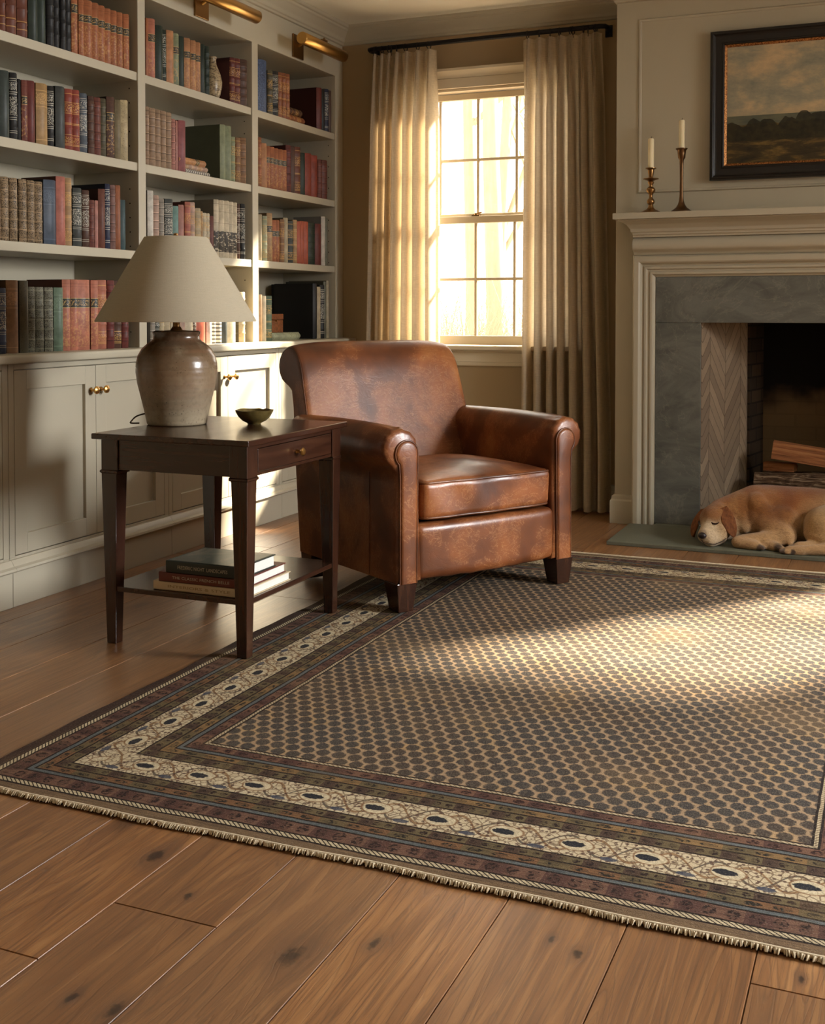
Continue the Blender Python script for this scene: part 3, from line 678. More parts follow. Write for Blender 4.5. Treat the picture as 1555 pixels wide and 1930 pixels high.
def book_mat(c, st):
    if (c, st) in _bm: return _bm[(c, st)]
    base = BC[c][0]; g_ = sum(base)/3; base = tuple((q*0.86+g_*0.14)*0.82 for q in base); M = Mat('book_%s_%s' % (c.lower(), st), 0.5, 0.35); co = M.coords(); x, y, z = M.xyz('Generated')
    ox, oy, oz = M.xyz('Object')
    oi = M.nt.nodes.new('ShaderNodeObjectInfo'); rnd = X(M.nt, oi.outputs['Random'])
    v = M.vec(ox, oy+rnd*3.0, oz+rnd*7.0)
    n = M.noise(v, 26, 5, 0.65); col = M.mix(n.ss(0.3, 0.75), cm(base, 0.72), cm(base, 1.18)); col = M.mix(rnd*0.25, col, cm(base, 0.7))
    gold, silver, ink = sl(206,164,96), sl(196,192,176), sl(36,30,26)
    spine = ox.gt(-0.004)
    q = (ox.gt(-0.0035)); d = M.noise(M.scale(v, (1, 1, 1)), 320, 1)
    def zb(a, b): return z.gt(a)*z.lt(b)*spine
    def lines(zs, w=0.006):
        r = None
        for t in zs:
            e = zb(t-w, t+w); r = e if r is None else r.max(e)
        return r
    if st == 'tooled': col = M.mix(lines([.1,.2,.5,.52,.8,.9])*0.5, col, gold); col = M.mix(zb(.55,.78)*d.gt(.56)*0.7, col, gold)
    elif st == 'ribbed': col = M.mix(lines([.12,.26,.40,.54,.68,.82,.93], .010)*0.65, col, cm(base, 0.38)); col = M.mix(lines([.14,.28,.42,.56,.70,.84], .004)*0.7, col, cm(base, 1.9))
    elif st == 'silver': col = M.mix(lines([.1,.13,.3,.33,.68,.71,.88,.91], .005)*0.7, col, silver); col = M.mix((zb(.36,.64).max(zb(.74,.86)))*d.gt(.53)*0.75, col, silver)
    elif st == 'gilt': col = M.mix(lines([.08,.1,.25,.42,.44,.6,.78,.92], .005)*0.7, col, gold); col = M.mix((zb(.62,.76).max(zb(.12,.22)))*d.gt(.54)*0.75, col, gold)
    elif st == 'title': col = M.mix(zb(.66,.84)*d.gt(.50)*0.55, col, cm(base, 1.8)); col = M.mix(lines([.62,.88,.08])*0.6, col, cm(base, 1.8))
    elif st == 'spots': col = M.mix(M.voro(v, 130).lt(.28)*0.6, col, cm(base, 0.4))
    elif st in ('ornate', 'ornateb'):
        w = ((M.voro(v, 150)*9.0).sin()*0.5+0.5); col = M.mix(w.ss(.4,.6)*0.8*spine, col, sl(52,44,36) if st == 'ornate' else cm(base, 2.2))
        col = M.mix(lines([.05,.2,.35,.5,.65,.8,.95], .008), col, cm(base, 1.25))
    elif st == 'blackfoot': col = M.mix((zb(.10,.46))*M.noise(M.scale(v, (1,1,2.5)), 60, 2).gt(.42)*0.9, col, ink); col = M.mix(lines([.6,.8,.93], .004)*0.4, col, ink)
    elif st == 'ribbedk': col = M.mix(((z*14.0).fract().lt(.42))*spine*0.85, col, ink)
    elif st == 'label': col = M.mix((zb(.05,.55))*M.noise(v, 120, 2).gt(.55)*0.35, col, gold); col = M.mix(lines([.06,.9,.94], .004)*0.6, col, cm(base, 0.5))
    col = M.mix(ox.lt(-0.0025)*0.9, col, cm(base, 0.2)); M.color(col); M.bump(n, 0.15, 0.001); _bm[(c, st)] = M.m  # boards darkened in the colour, painted shade on the cover sides
    return M.m
PAGES = Mat('book_pages', 0.8, 0.15); _c = PAGES.coords()
PAGES.color(PAGES.mix(PAGES.noise(PAGES.scale(_c, (1, 900, 900)), 1.0, 1), sl(176,158,122), sl(218,202,166))); PAGES = PAGES.m
LABELM = {}
def label_mat(c):
    if c not in LABELM:
        M = Mat('spine_label_dark', 0.45, 0.4); n = M.noise(M.coords(), 260, 1); x, y, z = M.xyz('Generated')
        f = n.gt(0.55)*z.gt(0.2)*z.lt(0.8); e = z.lt(0.07).max(z.gt(0.93)); M.color(M.mix((f*0.7).max(e*0.9), sl(40,44,40), sl(190,154,96))); LABELM[c] = M.m
    return LABELM[c]
def spine_arc(t, k=6, b=0.006, o=0.0):
    return [(b*math.sin(math.pi*i/k)+o, t*i/k) for i in range(k+1)]
def make_book(name, loc, t, h, dep, col, st, lab, group, rot=(0, 0, 0)):
    """spine faces +x, thickness along +y, stands on z=0"""
    m = MB(); ct_ = 0.0028; k = 8; sb = min(0.017, max(0.004, t*0.36))
    zs = [0, 0.003]
    rib = [.18, .36, .54, .72, .86] if st in ('ribbed', 'tooled', 'gilt', 'silver', 'ornate') else []
    prof = [(0, -0.0025), (0.003, 0)]
    for r_ in rib: prof += [(r_*h-0.004, 0), (r_*h-0.0015, 0.0016), (r_*h+0.0015, 0.0016), (r_*h+0.004, 0)]
    prof += [(h-0.003, 0), (h, -0.0025)]
    rings = []
    for z, o in prof:
        outer = [(b+o if 0 < i < k else b, y) for i, (b, y) in enumerate(spine_arc(t, k, sb))]
        ring = [(-dep, 0), *outer, (-dep, t), (-dep, t-ct_), (-0.0015, t-ct_), (-0.0015, ct_), (-dep, ct_)]
        rings.append([(x, y, z) for x, y in ring])
    n = len(rings[0]); V = [p for r in rings for p in r]; F = []
    for i in range(len(rings)-1):
        for j in range(n):
            q = (j+1) % n; F.append((i*n+j, i*n+q, (i+1)*n+q, (i+1)*n+j))
    def cap(o, rev):
        # left board, spine, right board
        qs = [(0, 1, n-2, n-1), (k+1, k+2, k+3, k+4)]
        sp = tuple([1+i for i in range(k+1)]+[k+4, k+5])
        for f in qs+[sp]:
            F.append(tuple(o+i for i in (reversed(f) if rev else f)))
    cap(0, True); cap((len(rings)-1)*n, False)
    m.add(V, F)
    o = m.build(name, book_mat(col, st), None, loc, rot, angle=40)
    tag(o, lab, 'book', group)
    MB().box(-dep+0.004, -0.0014, ct_, t-ct_, 0.003, h-0.004).build('page_block', PAGES, o, flat=True)
    if st == 'label' and t > 0.012:
        a = [(x, y) for x, y in spine_arc(t, k, sb, 0.0007)]
        MB().loft([[(x, y, h*f) for x, y in a] for f in (0.60, 0.74)], close=False, caps=False).build('spine_label', label_mat(col), o)
    return o
ORD = ['first','second','third','fourth','fifth','sixth','seventh','eighth','ninth','tenth','eleventh','twelfth','thirteenth','fourteenth','fifteenth','sixteenth','seventeenth','eighteenth','nineteenth','twentieth']
BAY = {'L': 'left bay', 'M': 'middle bay', 'R': 'right bay'}; ROW = {1: 'top shelf', 2: 'second shelf', 3: 'third shelf', 4: 'bottom row'}
XS = -2.975
for bay, row, base, L in BOOKS:
    for i, (y, t, h, c, st) in enumerate(L):
        dep = min(0.30, 0.62*h+R.uniform(0, 0.02))
        if bay == 'M' and row == 1 and i == 12 or bay == 'R' and row == 1 and i == 6: dep = 0.20
        if bay == 'M' and row == 2 and c == 'sage' and i == 8: dep = 0.21
        if bay == 'R' and row == 4 and i >= 3: dep = 0.24
        t2 = max(0.009, t-0.0022)
        lab = '%s %s book, %s from left in the %s %s' % (BC[c][1], ST[st], ORD[i], BAY[bay], ROW[row])
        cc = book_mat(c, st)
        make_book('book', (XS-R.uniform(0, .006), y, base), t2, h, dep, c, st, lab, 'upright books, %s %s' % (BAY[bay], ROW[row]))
# big dark covers standing beside the spines: tall volumes with very dark boards
BC['vdark'] = (sl(30, 32, 30), 'very dark'); BC['maroon'] = (sl(58, 20, 18), 'maroon')
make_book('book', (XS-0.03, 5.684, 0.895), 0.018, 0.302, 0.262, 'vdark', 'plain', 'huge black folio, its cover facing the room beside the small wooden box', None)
def lying(x, y, z, t, h, dep, col, st, lab, grp, rz=0.0):
    """book lying flat, spine to +x, head towards +y"""
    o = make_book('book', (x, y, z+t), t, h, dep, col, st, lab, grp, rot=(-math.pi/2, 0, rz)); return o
G2 = 'books lying flat on the middle bay second shelf'
lying(XS-0.005, 4.375, 1.669, 0.020, 0.235, 0.15, 'white', 'ribbedk', 'pale book lying flat, lowest of three in the middle bay', G2)
lying(XS-0.005, 4.378, 1.689, 0.022, 0.215, 0.14, 'pinktan', 'gilt', 'reddish gilt book lying flat between two others in the middle bay', G2)
lying(XS-0.005, 4.360, 1.711, 0.028, 0.215, 0.14, 'tanorange', 'label', 'tan book with dark label, topmost of the flat stack of three', G2)
G3 = 'volumes lying flat on the right bay top shelf'
lying(XS-0.01, 5.325, 2.045, 0.038, 0.215, 0.15, 'orangebrown', 'gilt', 'lower of two brown gilt volumes lying flat in right bay', G3)
lying(XS-0.01, 5.322, 2.083, 0.038, 0.190, 0.15, 'brown', 'gilt', 'upper of two brown gilt volumes lying flat in right bay', G3)
lying(XS-0.01, 5.180, 0.895, 0.040, 0.30, 0.17, 'palegreen', 'title', 'pale green book lying flat under the small wooden box', None)
# small wooden box on the flat book
bx = tag(empty('wooden_box', (XS-0.075, 5.255, 0.935)), 'small burl wood box resting on the flat green book', 'box')
BURL = Mat('burl_wood', 0.3, 0.5, coat=0.2); _n = BURL.noise(BURL.coords(), 28, 6, 0.7, 3.0); BURL.color(BURL.ramp(_n, [(0.3, sl(58,30,18)), (0.6, sl(136,78,44))])); BURL = BURL.m
MB().box(-0.055, 0.055, -0.078, 0.078, 0, 0.066).build('box_body', BURL, bx, flat=True, bev=0.003)
MB().box(-0.057, 0.057, -0.080, 0.080, 0.067, 0.098).build('lid', BURL, bx, flat=True, bev=0.004)
MB().lathe([(0.0001, 0), (0.005, 0), (0.004, 0.006), (0.0001, 0.008)], n=12).build('clasp', BRASSD, bx, (0.056, 0, 0.062), rot=(0, math.pi/2, 0))
# speckled egg-shaped vase on the middle bay top shelf
VM = Mat('pale_ceramic', 0.35, 0.5); _v = VM.coords(); VM.color(VM.mix(VM.noise(VM.scale(_v, (40, 40, 110)), 1.0, 2, 0.5, 1.5).ss(.5, .58), sl(170,150,116), sl(104,88,66))); VM = VM.m
m = MB().lathe([(0.0001, 0), (0.022, 0), (0.024, 0.004), (0.036, 0.03), (0.044, 0.065), (0.045, 0.09), (0.038, 0.125), (0.026, 0.155), (0.018, 0.175), (0.016, 0.195), (0.021, 0.208), (0.018, 0.21), (0.013, 0.195), (0.015, 0.17), (0.0001, 0.16)], n=32)
tag(m.build('ceramic_vase', VM, None, (-3.035, 4.730, 2.045), angle=60), 'small pale patterned vase on the middle bay top shelf', 'vase')

# ================================================================== FIREPLACE
MX0, MX1 = -1.205, 0.465
mt = tag(empty('fireplace_mantel', (-0.37, CY, 0)), 'greige painted wooden mantel surround framing the slate fireplace', 'mantel')
def mantel_sweep(name, prof, a=30):
    rings = []
    f = lambda o: max(0.0, o-0.085)*0.75
    pts = [(o, z) for o, z in prof]
    rings.append([(MX0-f(o)+0.37, 0, z) for o, z in pts])
    rings.append([(MX0-f(o)+0.37, -o, z) for o, z in pts])
    rings.append([(MX1+f(o)+0.37, -o, z) for o, z in pts])
    rings.append([(MX1+f(o)+0.37, 0, z) for o, z in pts])
    return MB().loft(rings).build(name, TRIM, mt, angle=a)
mantel_sweep('frieze', [(0.001, 1.318)]+rp([(0.050, 1.318), (0.058, 1.330), (0.084, 1.345), (0.088, 1.365), (0.080, 1.388), (0.062, 1.402)], 0.012, 4, False)+[(0.001, 1.402)])
mantel_sweep('cornice', [(0.001, 1.4025), (0.075, 1.4025)]+rp([(0.078, 1.412), (0.086, 1.414), (0.086, 1.424), (0.094, 1.427), (0.098, 1.442), (0.118, 1.462), (0.150, 1.476), (0.156, 1.476), (0.156, 1.484)], 0.003, 3, False)+[(0.001, 1.484)])
mantel_sweep('mantel_shelf', [(0.001, 1.4845)]+rp([(0.184, 1.4845), (0.184, 1.513)], 0.003, 3, False)+[(0.001, 1.513)])
# casing round the slate
cp = [(0.0, 0.0)]+rp([(0.0, 0.050), (0.008, 0.066), (0.030, 0.068), (0.040, 0.058), (0.042, 0.044), (0.052, 0.040), (0.054, 0.048), (0.066, 0.048), (0.068, 0.036), (0.078, 0.034), (0.080, 0.040), (0.092, 0.040), (0.096, 0.026), (0.104, 0.022)], 0.003, 3, False)+[(0.105, 0.0)]
def leg_sweep():
    x0, x1, zt = MX0-0.005+0.37, MX1+0.005+0.37, 1.317
    rings = [[(x0+w, -o-0.0008, 0.0) for w, o in cp], [(x0+w, -o-0.0008, zt-w) for w, o in cp], [(x1-w, -o-0.0008, zt-w) for w, o in cp], [(x1-w, -o-0.0008, 0.0) for w, o in cp]]
    return MB().loft(rings).build('casing', TRIM, mt, angle=30)
leg_sweep()
sg = tag(empty('slate_surround', (-0.37, CY, 0)), 'grey slate slabs facing the fireplace opening', 'fireplace surround')
for nm, b in (('lintel_slab', (-1.1045, 0.3645, 0.9925, 1.2115)), ('side_slab', (-1.1045, OX0, 0.0165, 0.991)), ('side_slab', (OX1, 0.3645, 0.0165, 0.991))):
    MB().box(b[0]+0.37, b[1]+0.37, -0.020, -0.001, b[2], b[3]).build(nm, SLATE, sg, flat=True, bev=0.0012)
hs = MB().prism([(-1.215, 5.10), (0.475, 5.10), (0.475, CY-0.0705), (-1.215, CY-0.0705)], 'z', 0.0005, 0.016)
hs.box(-1.10, 0.36, CY-0.0705, CY-0.001, 0.0005, 0.016); hs.box(OX0+0.001, OX1-0.001, CY-0.001, 6.33, 0.0005, 0.016)
tag(hs.build('hearth_slab', HEARTH, flat=True, bev=0.0015), 'thin grey-green slate hearth under the sleeping dog', 'hearth')
# firebox
def firebrick(kind):
    M = Mat('firebrick_'+kind, 0.85, 0.15); x, y, z = M.xyz(); co = M.coords()
    if kind == 'chevron':
        # running distance along the splayed panel
        u = (x+0.889)*1.0; s_ = ((x+0.889).pow(2.0)+(y-5.66).pow(2.0)).m('SQRT')
        w = 0.112; s_ = s_+(M.noise(co, 4, 2)-0.5)*0.03; tri = ((s_/(2*w)+0.25).fract()-0.5).abs()*2.0
        q = z+tri*w*1.75+(M.noise(co, 6, 2)-0.5)*0.02; p = 0.066; cell = (q/p).fract(); idx = (q/p).floor(); half = (s_/w+0.5).floor()
        mort = (cell-0.5).abs().gt(0.45).max(((s_/w+0.5).fract()-0.5).abs().gt(0.485))
        r = M.white(idx*3.1+half*17.3); c = M.mix(r, sl(122,106,88), sl(158,140,116)); c = M.mix(M.noise(co, 30, 4)*0.6, c, sl(112,96,84))
        c = M.mix(mort*0.6, c, sl(74,62,50)); h = (1.0-mort)
    else:
        bw, bh = 0.20, 0.065; row = (z/bh).floor(); off = (row*0.5).fract(); g = x+y
        u = (g/bw)+off; cu = u.fract(); cz = (z/bh).fract()
        mort = (cu-0.5).abs().gt(0.47).max((cz-0.5).abs().gt(0.43))
        r = M.white(row*13.7+u.floor()*3.3); c = M.mix(r, sl(44,36,27), sl(72,56,40)); c = M.mix(M.noise(co, 20, 4)*0.5, c, sl(48,40,34))
        c = M.mix(mort*0.9, c, sl(26,22,18)); h = (1.0-mort)
        if kind == 'back':   # soot above, paler ash-scoured patch low down
            soot = ((z-0.50)*-6.0+M.noise(co, 5, 3)*1.5+(1.0-((x+0.37)/0.42).pow(2.0))*0.6).ss(0.2, 1.1); c = M.mix(soot, sl(18,15,13), c)
            c = M.mix(soot*0.5, c, sl(128,104,72))
    M.color(c); M.bump(h+M.noise(co, 60, 3)*0.3, 0.5, 0.006); return M.m
fb = tag(empty('firebox', (0, 0, 0)), 'dark brick firebox with pale herringbone cheeks behind the dog', 'fireplace')
def firewall(name, pts, mat, rev=False):
    """vertical wall along plan points, thickness outward"""
    rings = [[(x, y, 0.0165) for x, y in pts], [(x, y, 1.15) for x, y in pts]]
    return MB().loft([[p for p in r] for r in rings]).build(name, mat, fb, flat=True)
chev = firebrick('chevron'); cou = firebrick('coursed'); bkm = firebrick('back')
Lp = [(-0.888, 5.652), (-0.800, 5.80), (-0.735, 5.90), (-0.715, 5.94), (-0.712, 5.965)]
thick = lambda pts, ex: pts+[(x+ex, y) for x, y in reversed(pts)]
firewall('herringbone_cheek', thick(Lp, -0.03), chev)
mir = lambda pts: [(-0.74-x, y) for x, y in pts]
firewall('herringbone_cheek', thick(mir(Lp), 0.03), chev)
firewall('brick_side', [(-0.700, 5.966), (-0.660, 6.20), (-0.70, 6.20), (-0.76, 5.966)], cou)
firewall('brick_side', mir([(-0.700, 5.966), (-0.660, 6.20), (-0.70, 6.20), (-0.76, 5.966)]), cou)
firewall('brick_back', [(-0.78, 6.201), (0.04, 6.201), (0.04, 6.29), (-0.78, 6.29)], bkm)
MB().box(-0.95, 0.21, 5.66, 6.30, 1.151, 1.19).build('smoke_shelf', IRON, fb, flat=True)
MB().box(-0.96, -0.925, 5.66, 6.30, 0.0165, 1.15).box(0.185, 0.21, 5.66, 6.30, 0.0165, 1.15).build('outer_casing', IRON, fb, flat=True)
# firewood
BARK = Mat('bark', 0.9, 0.15); _c = BARK.coords(); _n = BARK.noise(BARK.scale(_c, (3, 22, 22)), 3.0, 6, 0.7, 1.0); BARK.color(BARK.ramp(_n, [(0.35, sl(40,30,24)), (0.5, sl(92,70,52)), (0.62, sl(160,140,116)), (0.75, sl(74,58,46))])); BARK.bump(_n, 0.9, 0.01); BARK = BARK.m
SPLIT = Mat('split_wood', 0.75, 0.2); _c = SPLIT.coords(); _n = SPLIT.noise(SPLIT.scale(_c, (1.5, 30, 30)), 3.0, 5, 0.6, 0.6); SPLIT.color(SPLIT.ramp(_n, [(0.3, sl(96,58,34)), (0.55, sl(158,104,66)), (0.8, sl(184,134,90))])); SPLIT.bump(_n, 0.4, 0.004); SPLIT = SPLIT.m
def log(name, p0, p1, r, mat, lab, kind='round', seed=0, roll=0.0):
    rr = random.Random(seed); p0 = Vector(p0); p1 = Vector(p1); Lg = (p1-p0).length; N = 14; n = 22
    rings = []
    prof = [rr.uniform(0.93, 1.07) for _ in range(n)]
    for i in range(N+1):
        x = Lg*i/N; ring = []
        for k in range(n):
            a = 2*math.pi*k/n
            if kind == 'round': q = r*prof[k]*(1+0.05*math.sin(3*a+x*9)+rr.uniform(-.025, .025))
            elif kind == 'half':
                q = r; 
            yy, zz = q*math.cos(a), q*math.sin(a)
            if kind == 'half': zz = max(zz, -0.15*r) if zz < 0 else zz; 
            ring.append((x, yy, zz))
        rings.append(ring)
    m = MB().loft(rings)
    o = m.build(name, mat, None, p0, angle=50)
    d = (p1-p0).normalized(); q = d.to_track_quat('X', 'Z'); o.rotation_euler = (q.to_matrix() @ Matrix.Rotation(roll, 3, 'X')).to_euler()
    tag(o, lab, 'firewood', 'logs in the fireplace'); return o
gr = MB()
for yy in (5.78, 6.02): gr.tube([(-0.66, yy, 0.115), (-0.08, yy, 0.115)], 0.010, 8)
for xx in (-0.60, -0.45, -0.30, -0.14):
    gr.tube([(xx, 5.74, 0.127), (xx, 6.06, 0.127)], 0.008, 8)
for xx in (-0.58, -0.16):
    for yy in (5.78, 6.02): gr.tube([(xx, yy, 0.115), (xx, yy, 0.017)], 0.009, 8)
tag(gr.build('fire_grate', IRON), 'black iron grate under the stacked logs', 'grate')
log('firewood_log', (-0.655, 5.83, 0.205), (-0.03, 5.82, 0.212), 0.062, BARK, 'dark bark-covered log lying level across the grate', seed=1)
log('firewood_log', (-0.62, 6.00, 0.195), (-0.02, 5.99, 0.195), 0.058, BARK, 'dark log at the back of the grate, behind the front log', seed=4)
# split log: a squared wedge with a pale face to the room
def split_log(p0, p1, hh, dd, lab, seed):
    rr = random.Random(seed); p0 = Vector(p0); p1 = Vector(p1); Lg = (p1-p0).length
    rings = []
    for i in range(13):
        x = Lg*i/12; w = 1+rr.uniform(-.03, .03)
        rings.append([(x+(0.012 if i == 0 else 0)*0, -dd*w, -hh), (x, -dd*0.85*w, hh*w), (x, dd*0.2, hh*1.12), (x, dd, 0.1*hh), (x, dd*.7, -hh*.8)])
    o = MB().loft(rings).build('firewood_log', SPLIT, None, p0, angle=25)
    d = (p1-p0).normalized(); o.rotation_euler = d.to_track_quat('X', 'Z').to_euler()
    tag(o, lab, 'firewood', 'logs in the fireplace'); return o
split_log((-0.575, 5.84, 0.378), (-0.02, 5.86, 0.305), 0.040, 0.045, 'pale split log slanting across the top of the pile', 5)
o = split_log((-0.615, 5.90, 0.288), (-0.47, 5.86, 0.292), 0.020, 0.03, 'short split chunk wedged between the two big logs', 8)

# ================================================================== PAINTING
pa = tag(empty('framed_painting', (-0.37, CY-0.001, 2.014)), 'landscape painting in a dark frame above the mantel', 'painting')
def pict():
    M = Mat('oil_painting', 0.45, 0.4); x, y, z = M.xyz(); co = M.coords()
    c1 = M.noise(M.scale(co, (1.6, 1, 3.2)), 2.4, 8, 0.66, 0.15); sky = M.ramp(c1, [(0.32, sl(108,114,108)), (0.48, sl(150,144,124)), (0.60, sl(190,166,130)), (0.75, sl(212,188,150))])
    hz = z+0.008*(x*9.0).sin(); sky = M.mix((z.ss(0.0, -0.10)), sky, sl(160,146,118))
    far = M.ramp(M.noise(M.scale(co, (3, 1, 18)), 3, 4), [(0.3, sl(74,80,72)), (0.7, sl(100,100,80))])
    land = M.ramp(M.noise(M.scale(co, (2.5, 1, 9)), 3.2, 6, 0.65, 0.4), [(0.3, sl(26,24,14)), (0.5, sl(60,48,24)), (0.62, sl(104,84,40)), (0.8, sl(140,112,66))])
    c = M.mix(z.lt(-0.052), sky, far); edge = M.noise(M.scale(co, (5, 1, 1)), 2.0, 4)*0.05-0.115; c = M.mix(z.lt(edge), c, land)
    tn = M.noise(M.scale(co, (7.0, 1, 1.5)), 2.4, 3, 0.5); lump = (x*41.0+tn*2.0).sin().abs()*0.016+(x*17.0+1.3+tn*3.0).sin().abs()*0.026; tree = z.gt(-0.17)*(z-lump-(tn-0.5)*0.03+0.108-(x.ss(-0.18, 0.02))*0.035).lt(0.0)
    c = M.mix(tree*0.9, c, M.ramp(M.noise(co, 40, 4), [(0.35, sl(16,16,9)), (0.7, sl(46,42,20))]))
    M.color(c); M.bump(M.noise(co, 90, 3), 0.3, 0.001); return M.m
hw, hh = 0.481, 0.349
MB().box(-hw+0.05, hw-0.05, -0.020, -0.001, -hh+0.05, hh-0.05).build('canvas', pict(), pa, flat=True)
FRM = Mat('ebonised_frame', 0.4, 0.4, coat=0.1, base=sl(15, 11, 9)).m
GILT = Mat('worn_gilt', 0.45, 0.5, 0.8); _n = GILT.noise(GILT.coords(), 180, 3); GILT.color(GILT.ramp(_n, [(0.4, sl(96,54,30)), (0.6, sl(186,132,78))])); GILT = GILT.m
def fr(name, prof, mat):
    rings = []
    for (sx, sz) in ((-1, -1), (1, -1), (1, 1), (-1, 1), (-1, -1)):
        rings.append([(sx*(hw-w), -o, sz*(hh-w)) for w, o in prof])
    return MB().loft(rings, close=True, caps=False).build(name, mat, pa, angle=30)
fr('frame', [(0, 0.002)]+rp([(0.0, 0.034), (0.004, 0.044), (0.014, 0.046), (0.020, 0.038), (0.030, 0.034), (0.054, 0.032), (0.058, 0.036), (0.064, 0.034), (0.066, 0.026)], 0.003, 3, False)+[(0.066, 0.002)], FRM)
fr('gilt_slip', [(0.0662, 0.003), (0.0662, 0.030), (0.073, 0.026), (0.077, 0.022), (0.077, 0.003)], GILT)

# ================================================================== CANDLES
WAX = Mat('candle_wax', 0.5, 0.4, base=sl(232, 220, 184)); WAX.b.inputs['Subsurface Weight'].default_value = 0.2; WAX.b.inputs['Subsurface Radius'].default_value = (0.02, 0.014, 0.008); WAX.b.inputs['Subsurface Scale'].default_value = 0.5; WAX = WAX.m
WICK = Mat('wick', 0.9, 0.1, base=(0.02, 0.016, 0.012)).m
def candle(x, y, z, h, r, lab):
    c = tag(empty('candle', (x, y, z)), lab, 'candle', 'white candles on the mantel')
    MB().lathe([(0.0001, 0), (r, 0), (r, h-0.004), (r-0.003, h), (0.003, h-0.002), (0.0001, h-0.002)], n=24).build('wax_stick', WAX, c, angle=50)
    MB().tube([(0, 0, h-0.002), (0.001, 0, h+0.004), (0.003, 0, h+0.009)], 0.0012, 6).build('wick', WICK, c)
S = 1.513
CXa, CYa = -1.112, 5.535
# short turned brass candlestick
cs1 = tag(MB().lathe([(0.0001, 0), (0.049, 0), (0.050, 0.004), (0.040, 0.010), (0.022, 0.018), (0.013, 0.028), (0.011, 0.040), (0.017, 0.048), (0.019, 0.056), (0.016, 0.064), (0.009, 0.072), (0.008, 0.086), (0.013, 0.094), (0.021, 0.104), (0.022, 0.112), (0.017, 0.120), (0.010, 0.126), (0.009, 0.134), (0.014, 0.142), (0.015, 0.148), (0.010, 0.153), (0.024, 0.158), (0.037, 0.162), (0.036, 0.165), (0.018, 0.166), (0.010, 0.172), (0.012, 0.182), (0.015, 0.196), (0.015, 0.206), (0.026, 0.212), (0.026, 0.215), (0.0155, 0.216), (0.0145, 0.205), (0.0001, 0.204)], n=32).build('candlestick', BRASSD, None, (CXa, CYa, S), angle=40), 'short turned brass candlestick at the left end of the mantel', 'candlestick', 'candlesticks on the mantel')
candle(CXa, CYa, S+0.2045, 0.150, 0.0138, 'white candle in the short turned candlestick')
CXb, CYb = -0.968, 5.535
cs2 = tag(MB().lathe([(0.0001, 0), (0.054, 0), (0.054, 0.003), (0.042, 0.010), (0.026, 0.022), (0.016, 0.038), (0.011, 0.056), (0.009, 0.075), (0.0075, 0.15), (0.0085, 0.22), (0.010, 0.245), (0.017, 0.256), (0.019, 0.275), (0.021, 0.290), (0.028, 0.297), (0.028, 0.300), (0.0155, 0.301), (0.0145, 0.285), (0.0001, 0.284)], n=32).build('candlestick', Mat('bronze', 0.35, 0.5, 1.0, base=sl(104, 78, 54)).m, None, (CXb, CYb, S), angle=40), 'tall slender dark bronze candlestick with a flared foot on the mantel', 'candlestick', 'candlesticks on the mantel')
candle(CXb, CYb, S+0.2845, 0.148, 0.0138, 'white candle in the tall slender candlestick')
# ================================================================== RUG
def build_rug():
    m = MB(); nx, ny = 60, 80; V = []; F = []
    rr = random.Random(5)
    def zz(x, y): return 0.0068+0.0008*math.sin(x*9)*math.sin(y*7)
    for j in range(ny+1):
        for i in range(nx+1):
            x = RX0+(RX1-RX0)*i/nx; y = RY0+(RY1-RY0)*j/ny
            ex = 0.004*math.sin(y*7.3)+0.002*math.sin(y*23) if i in (0, nx) else 0
            ey = 0.004*math.sin(x*5.3)+0.002*math.sin(x*19) if j in (0, ny) else 0
            V.append((x+ex, y+ey, zz(x, y) if 0 < i < nx and 0 < j < ny else 0.005))
    for j in range(ny):
        for i in range(nx):
            a = j*(nx+1)+i; F.append((a, a+1, a+nx+2, a+nx+1))
    # skirt
    per = [(i) for i in range(nx+1)]+[(j*(nx+1)+nx) for j in range(1, ny+1)]+[ny*(nx+1)+i for i in range(nx-1, -1, -1)]+[j*(nx+1) for j in range(ny-1, 0, -1)]
    o = len(V)
    for q in per: V.append((V[q][0], V[q][1], 0.0004))
    n = len(per)
    for k in range(n): F.append((per[k], o+k, o+(k+1) % n, per[(k+1) % n]))
    m.add(V, F); rug = m.build('oriental_rug', rug_mat(), None, angle=60)
    tag(rug, 'large patterned oriental wool rug on the oak floor under the armchair', 'rug')
    # knotted cotton fringe at both ends
    fm = Mat('cotton_fringe', 0.9, 0.15); co = fm.coords(); fm.color(fm.mix(fm.noise(co, 90, 2), sl(172,156,126), sl(226,212,184))); fm = fm.m
    for (y0, s) in ((RY0, -1), (RY1, 1)):
        m = MB(); x = RX0+0.002
        while x < RX1-0.002:
            L = rr.uniform(0.007, 0.013); dx = rr.uniform(-.005, .005); w = rr.uniform(0.0013, 0.0024)
            yy = y0+0.004*math.sin(x*5.3)+0.002*math.sin(x*19)
            m.tube([(x, yy-s*0.002, 0.0062), (x+dx*.4, yy+s*L*.4, 0.0082), (x+dx, yy+s*L, 0.0032)], [w, w*1.15, w*0.55], 5)
            x += rr.uniform(0.0016, 0.0030)
        m.tube([(RX0+(RX1-RX0)*k/90, y0+0.004*math.sin((RX0+(RX1-RX0)*k/90)*5.3)+0.002*math.sin((RX0+(RX1-RX0)*k/90)*19)+s*0.001, 0.0068) for k in range(91)], 0.0042, 8)
        f = m.build('fringe', fm, rug, angle=80); f['kind'] = 'stuff'
    return rug
build_rug()

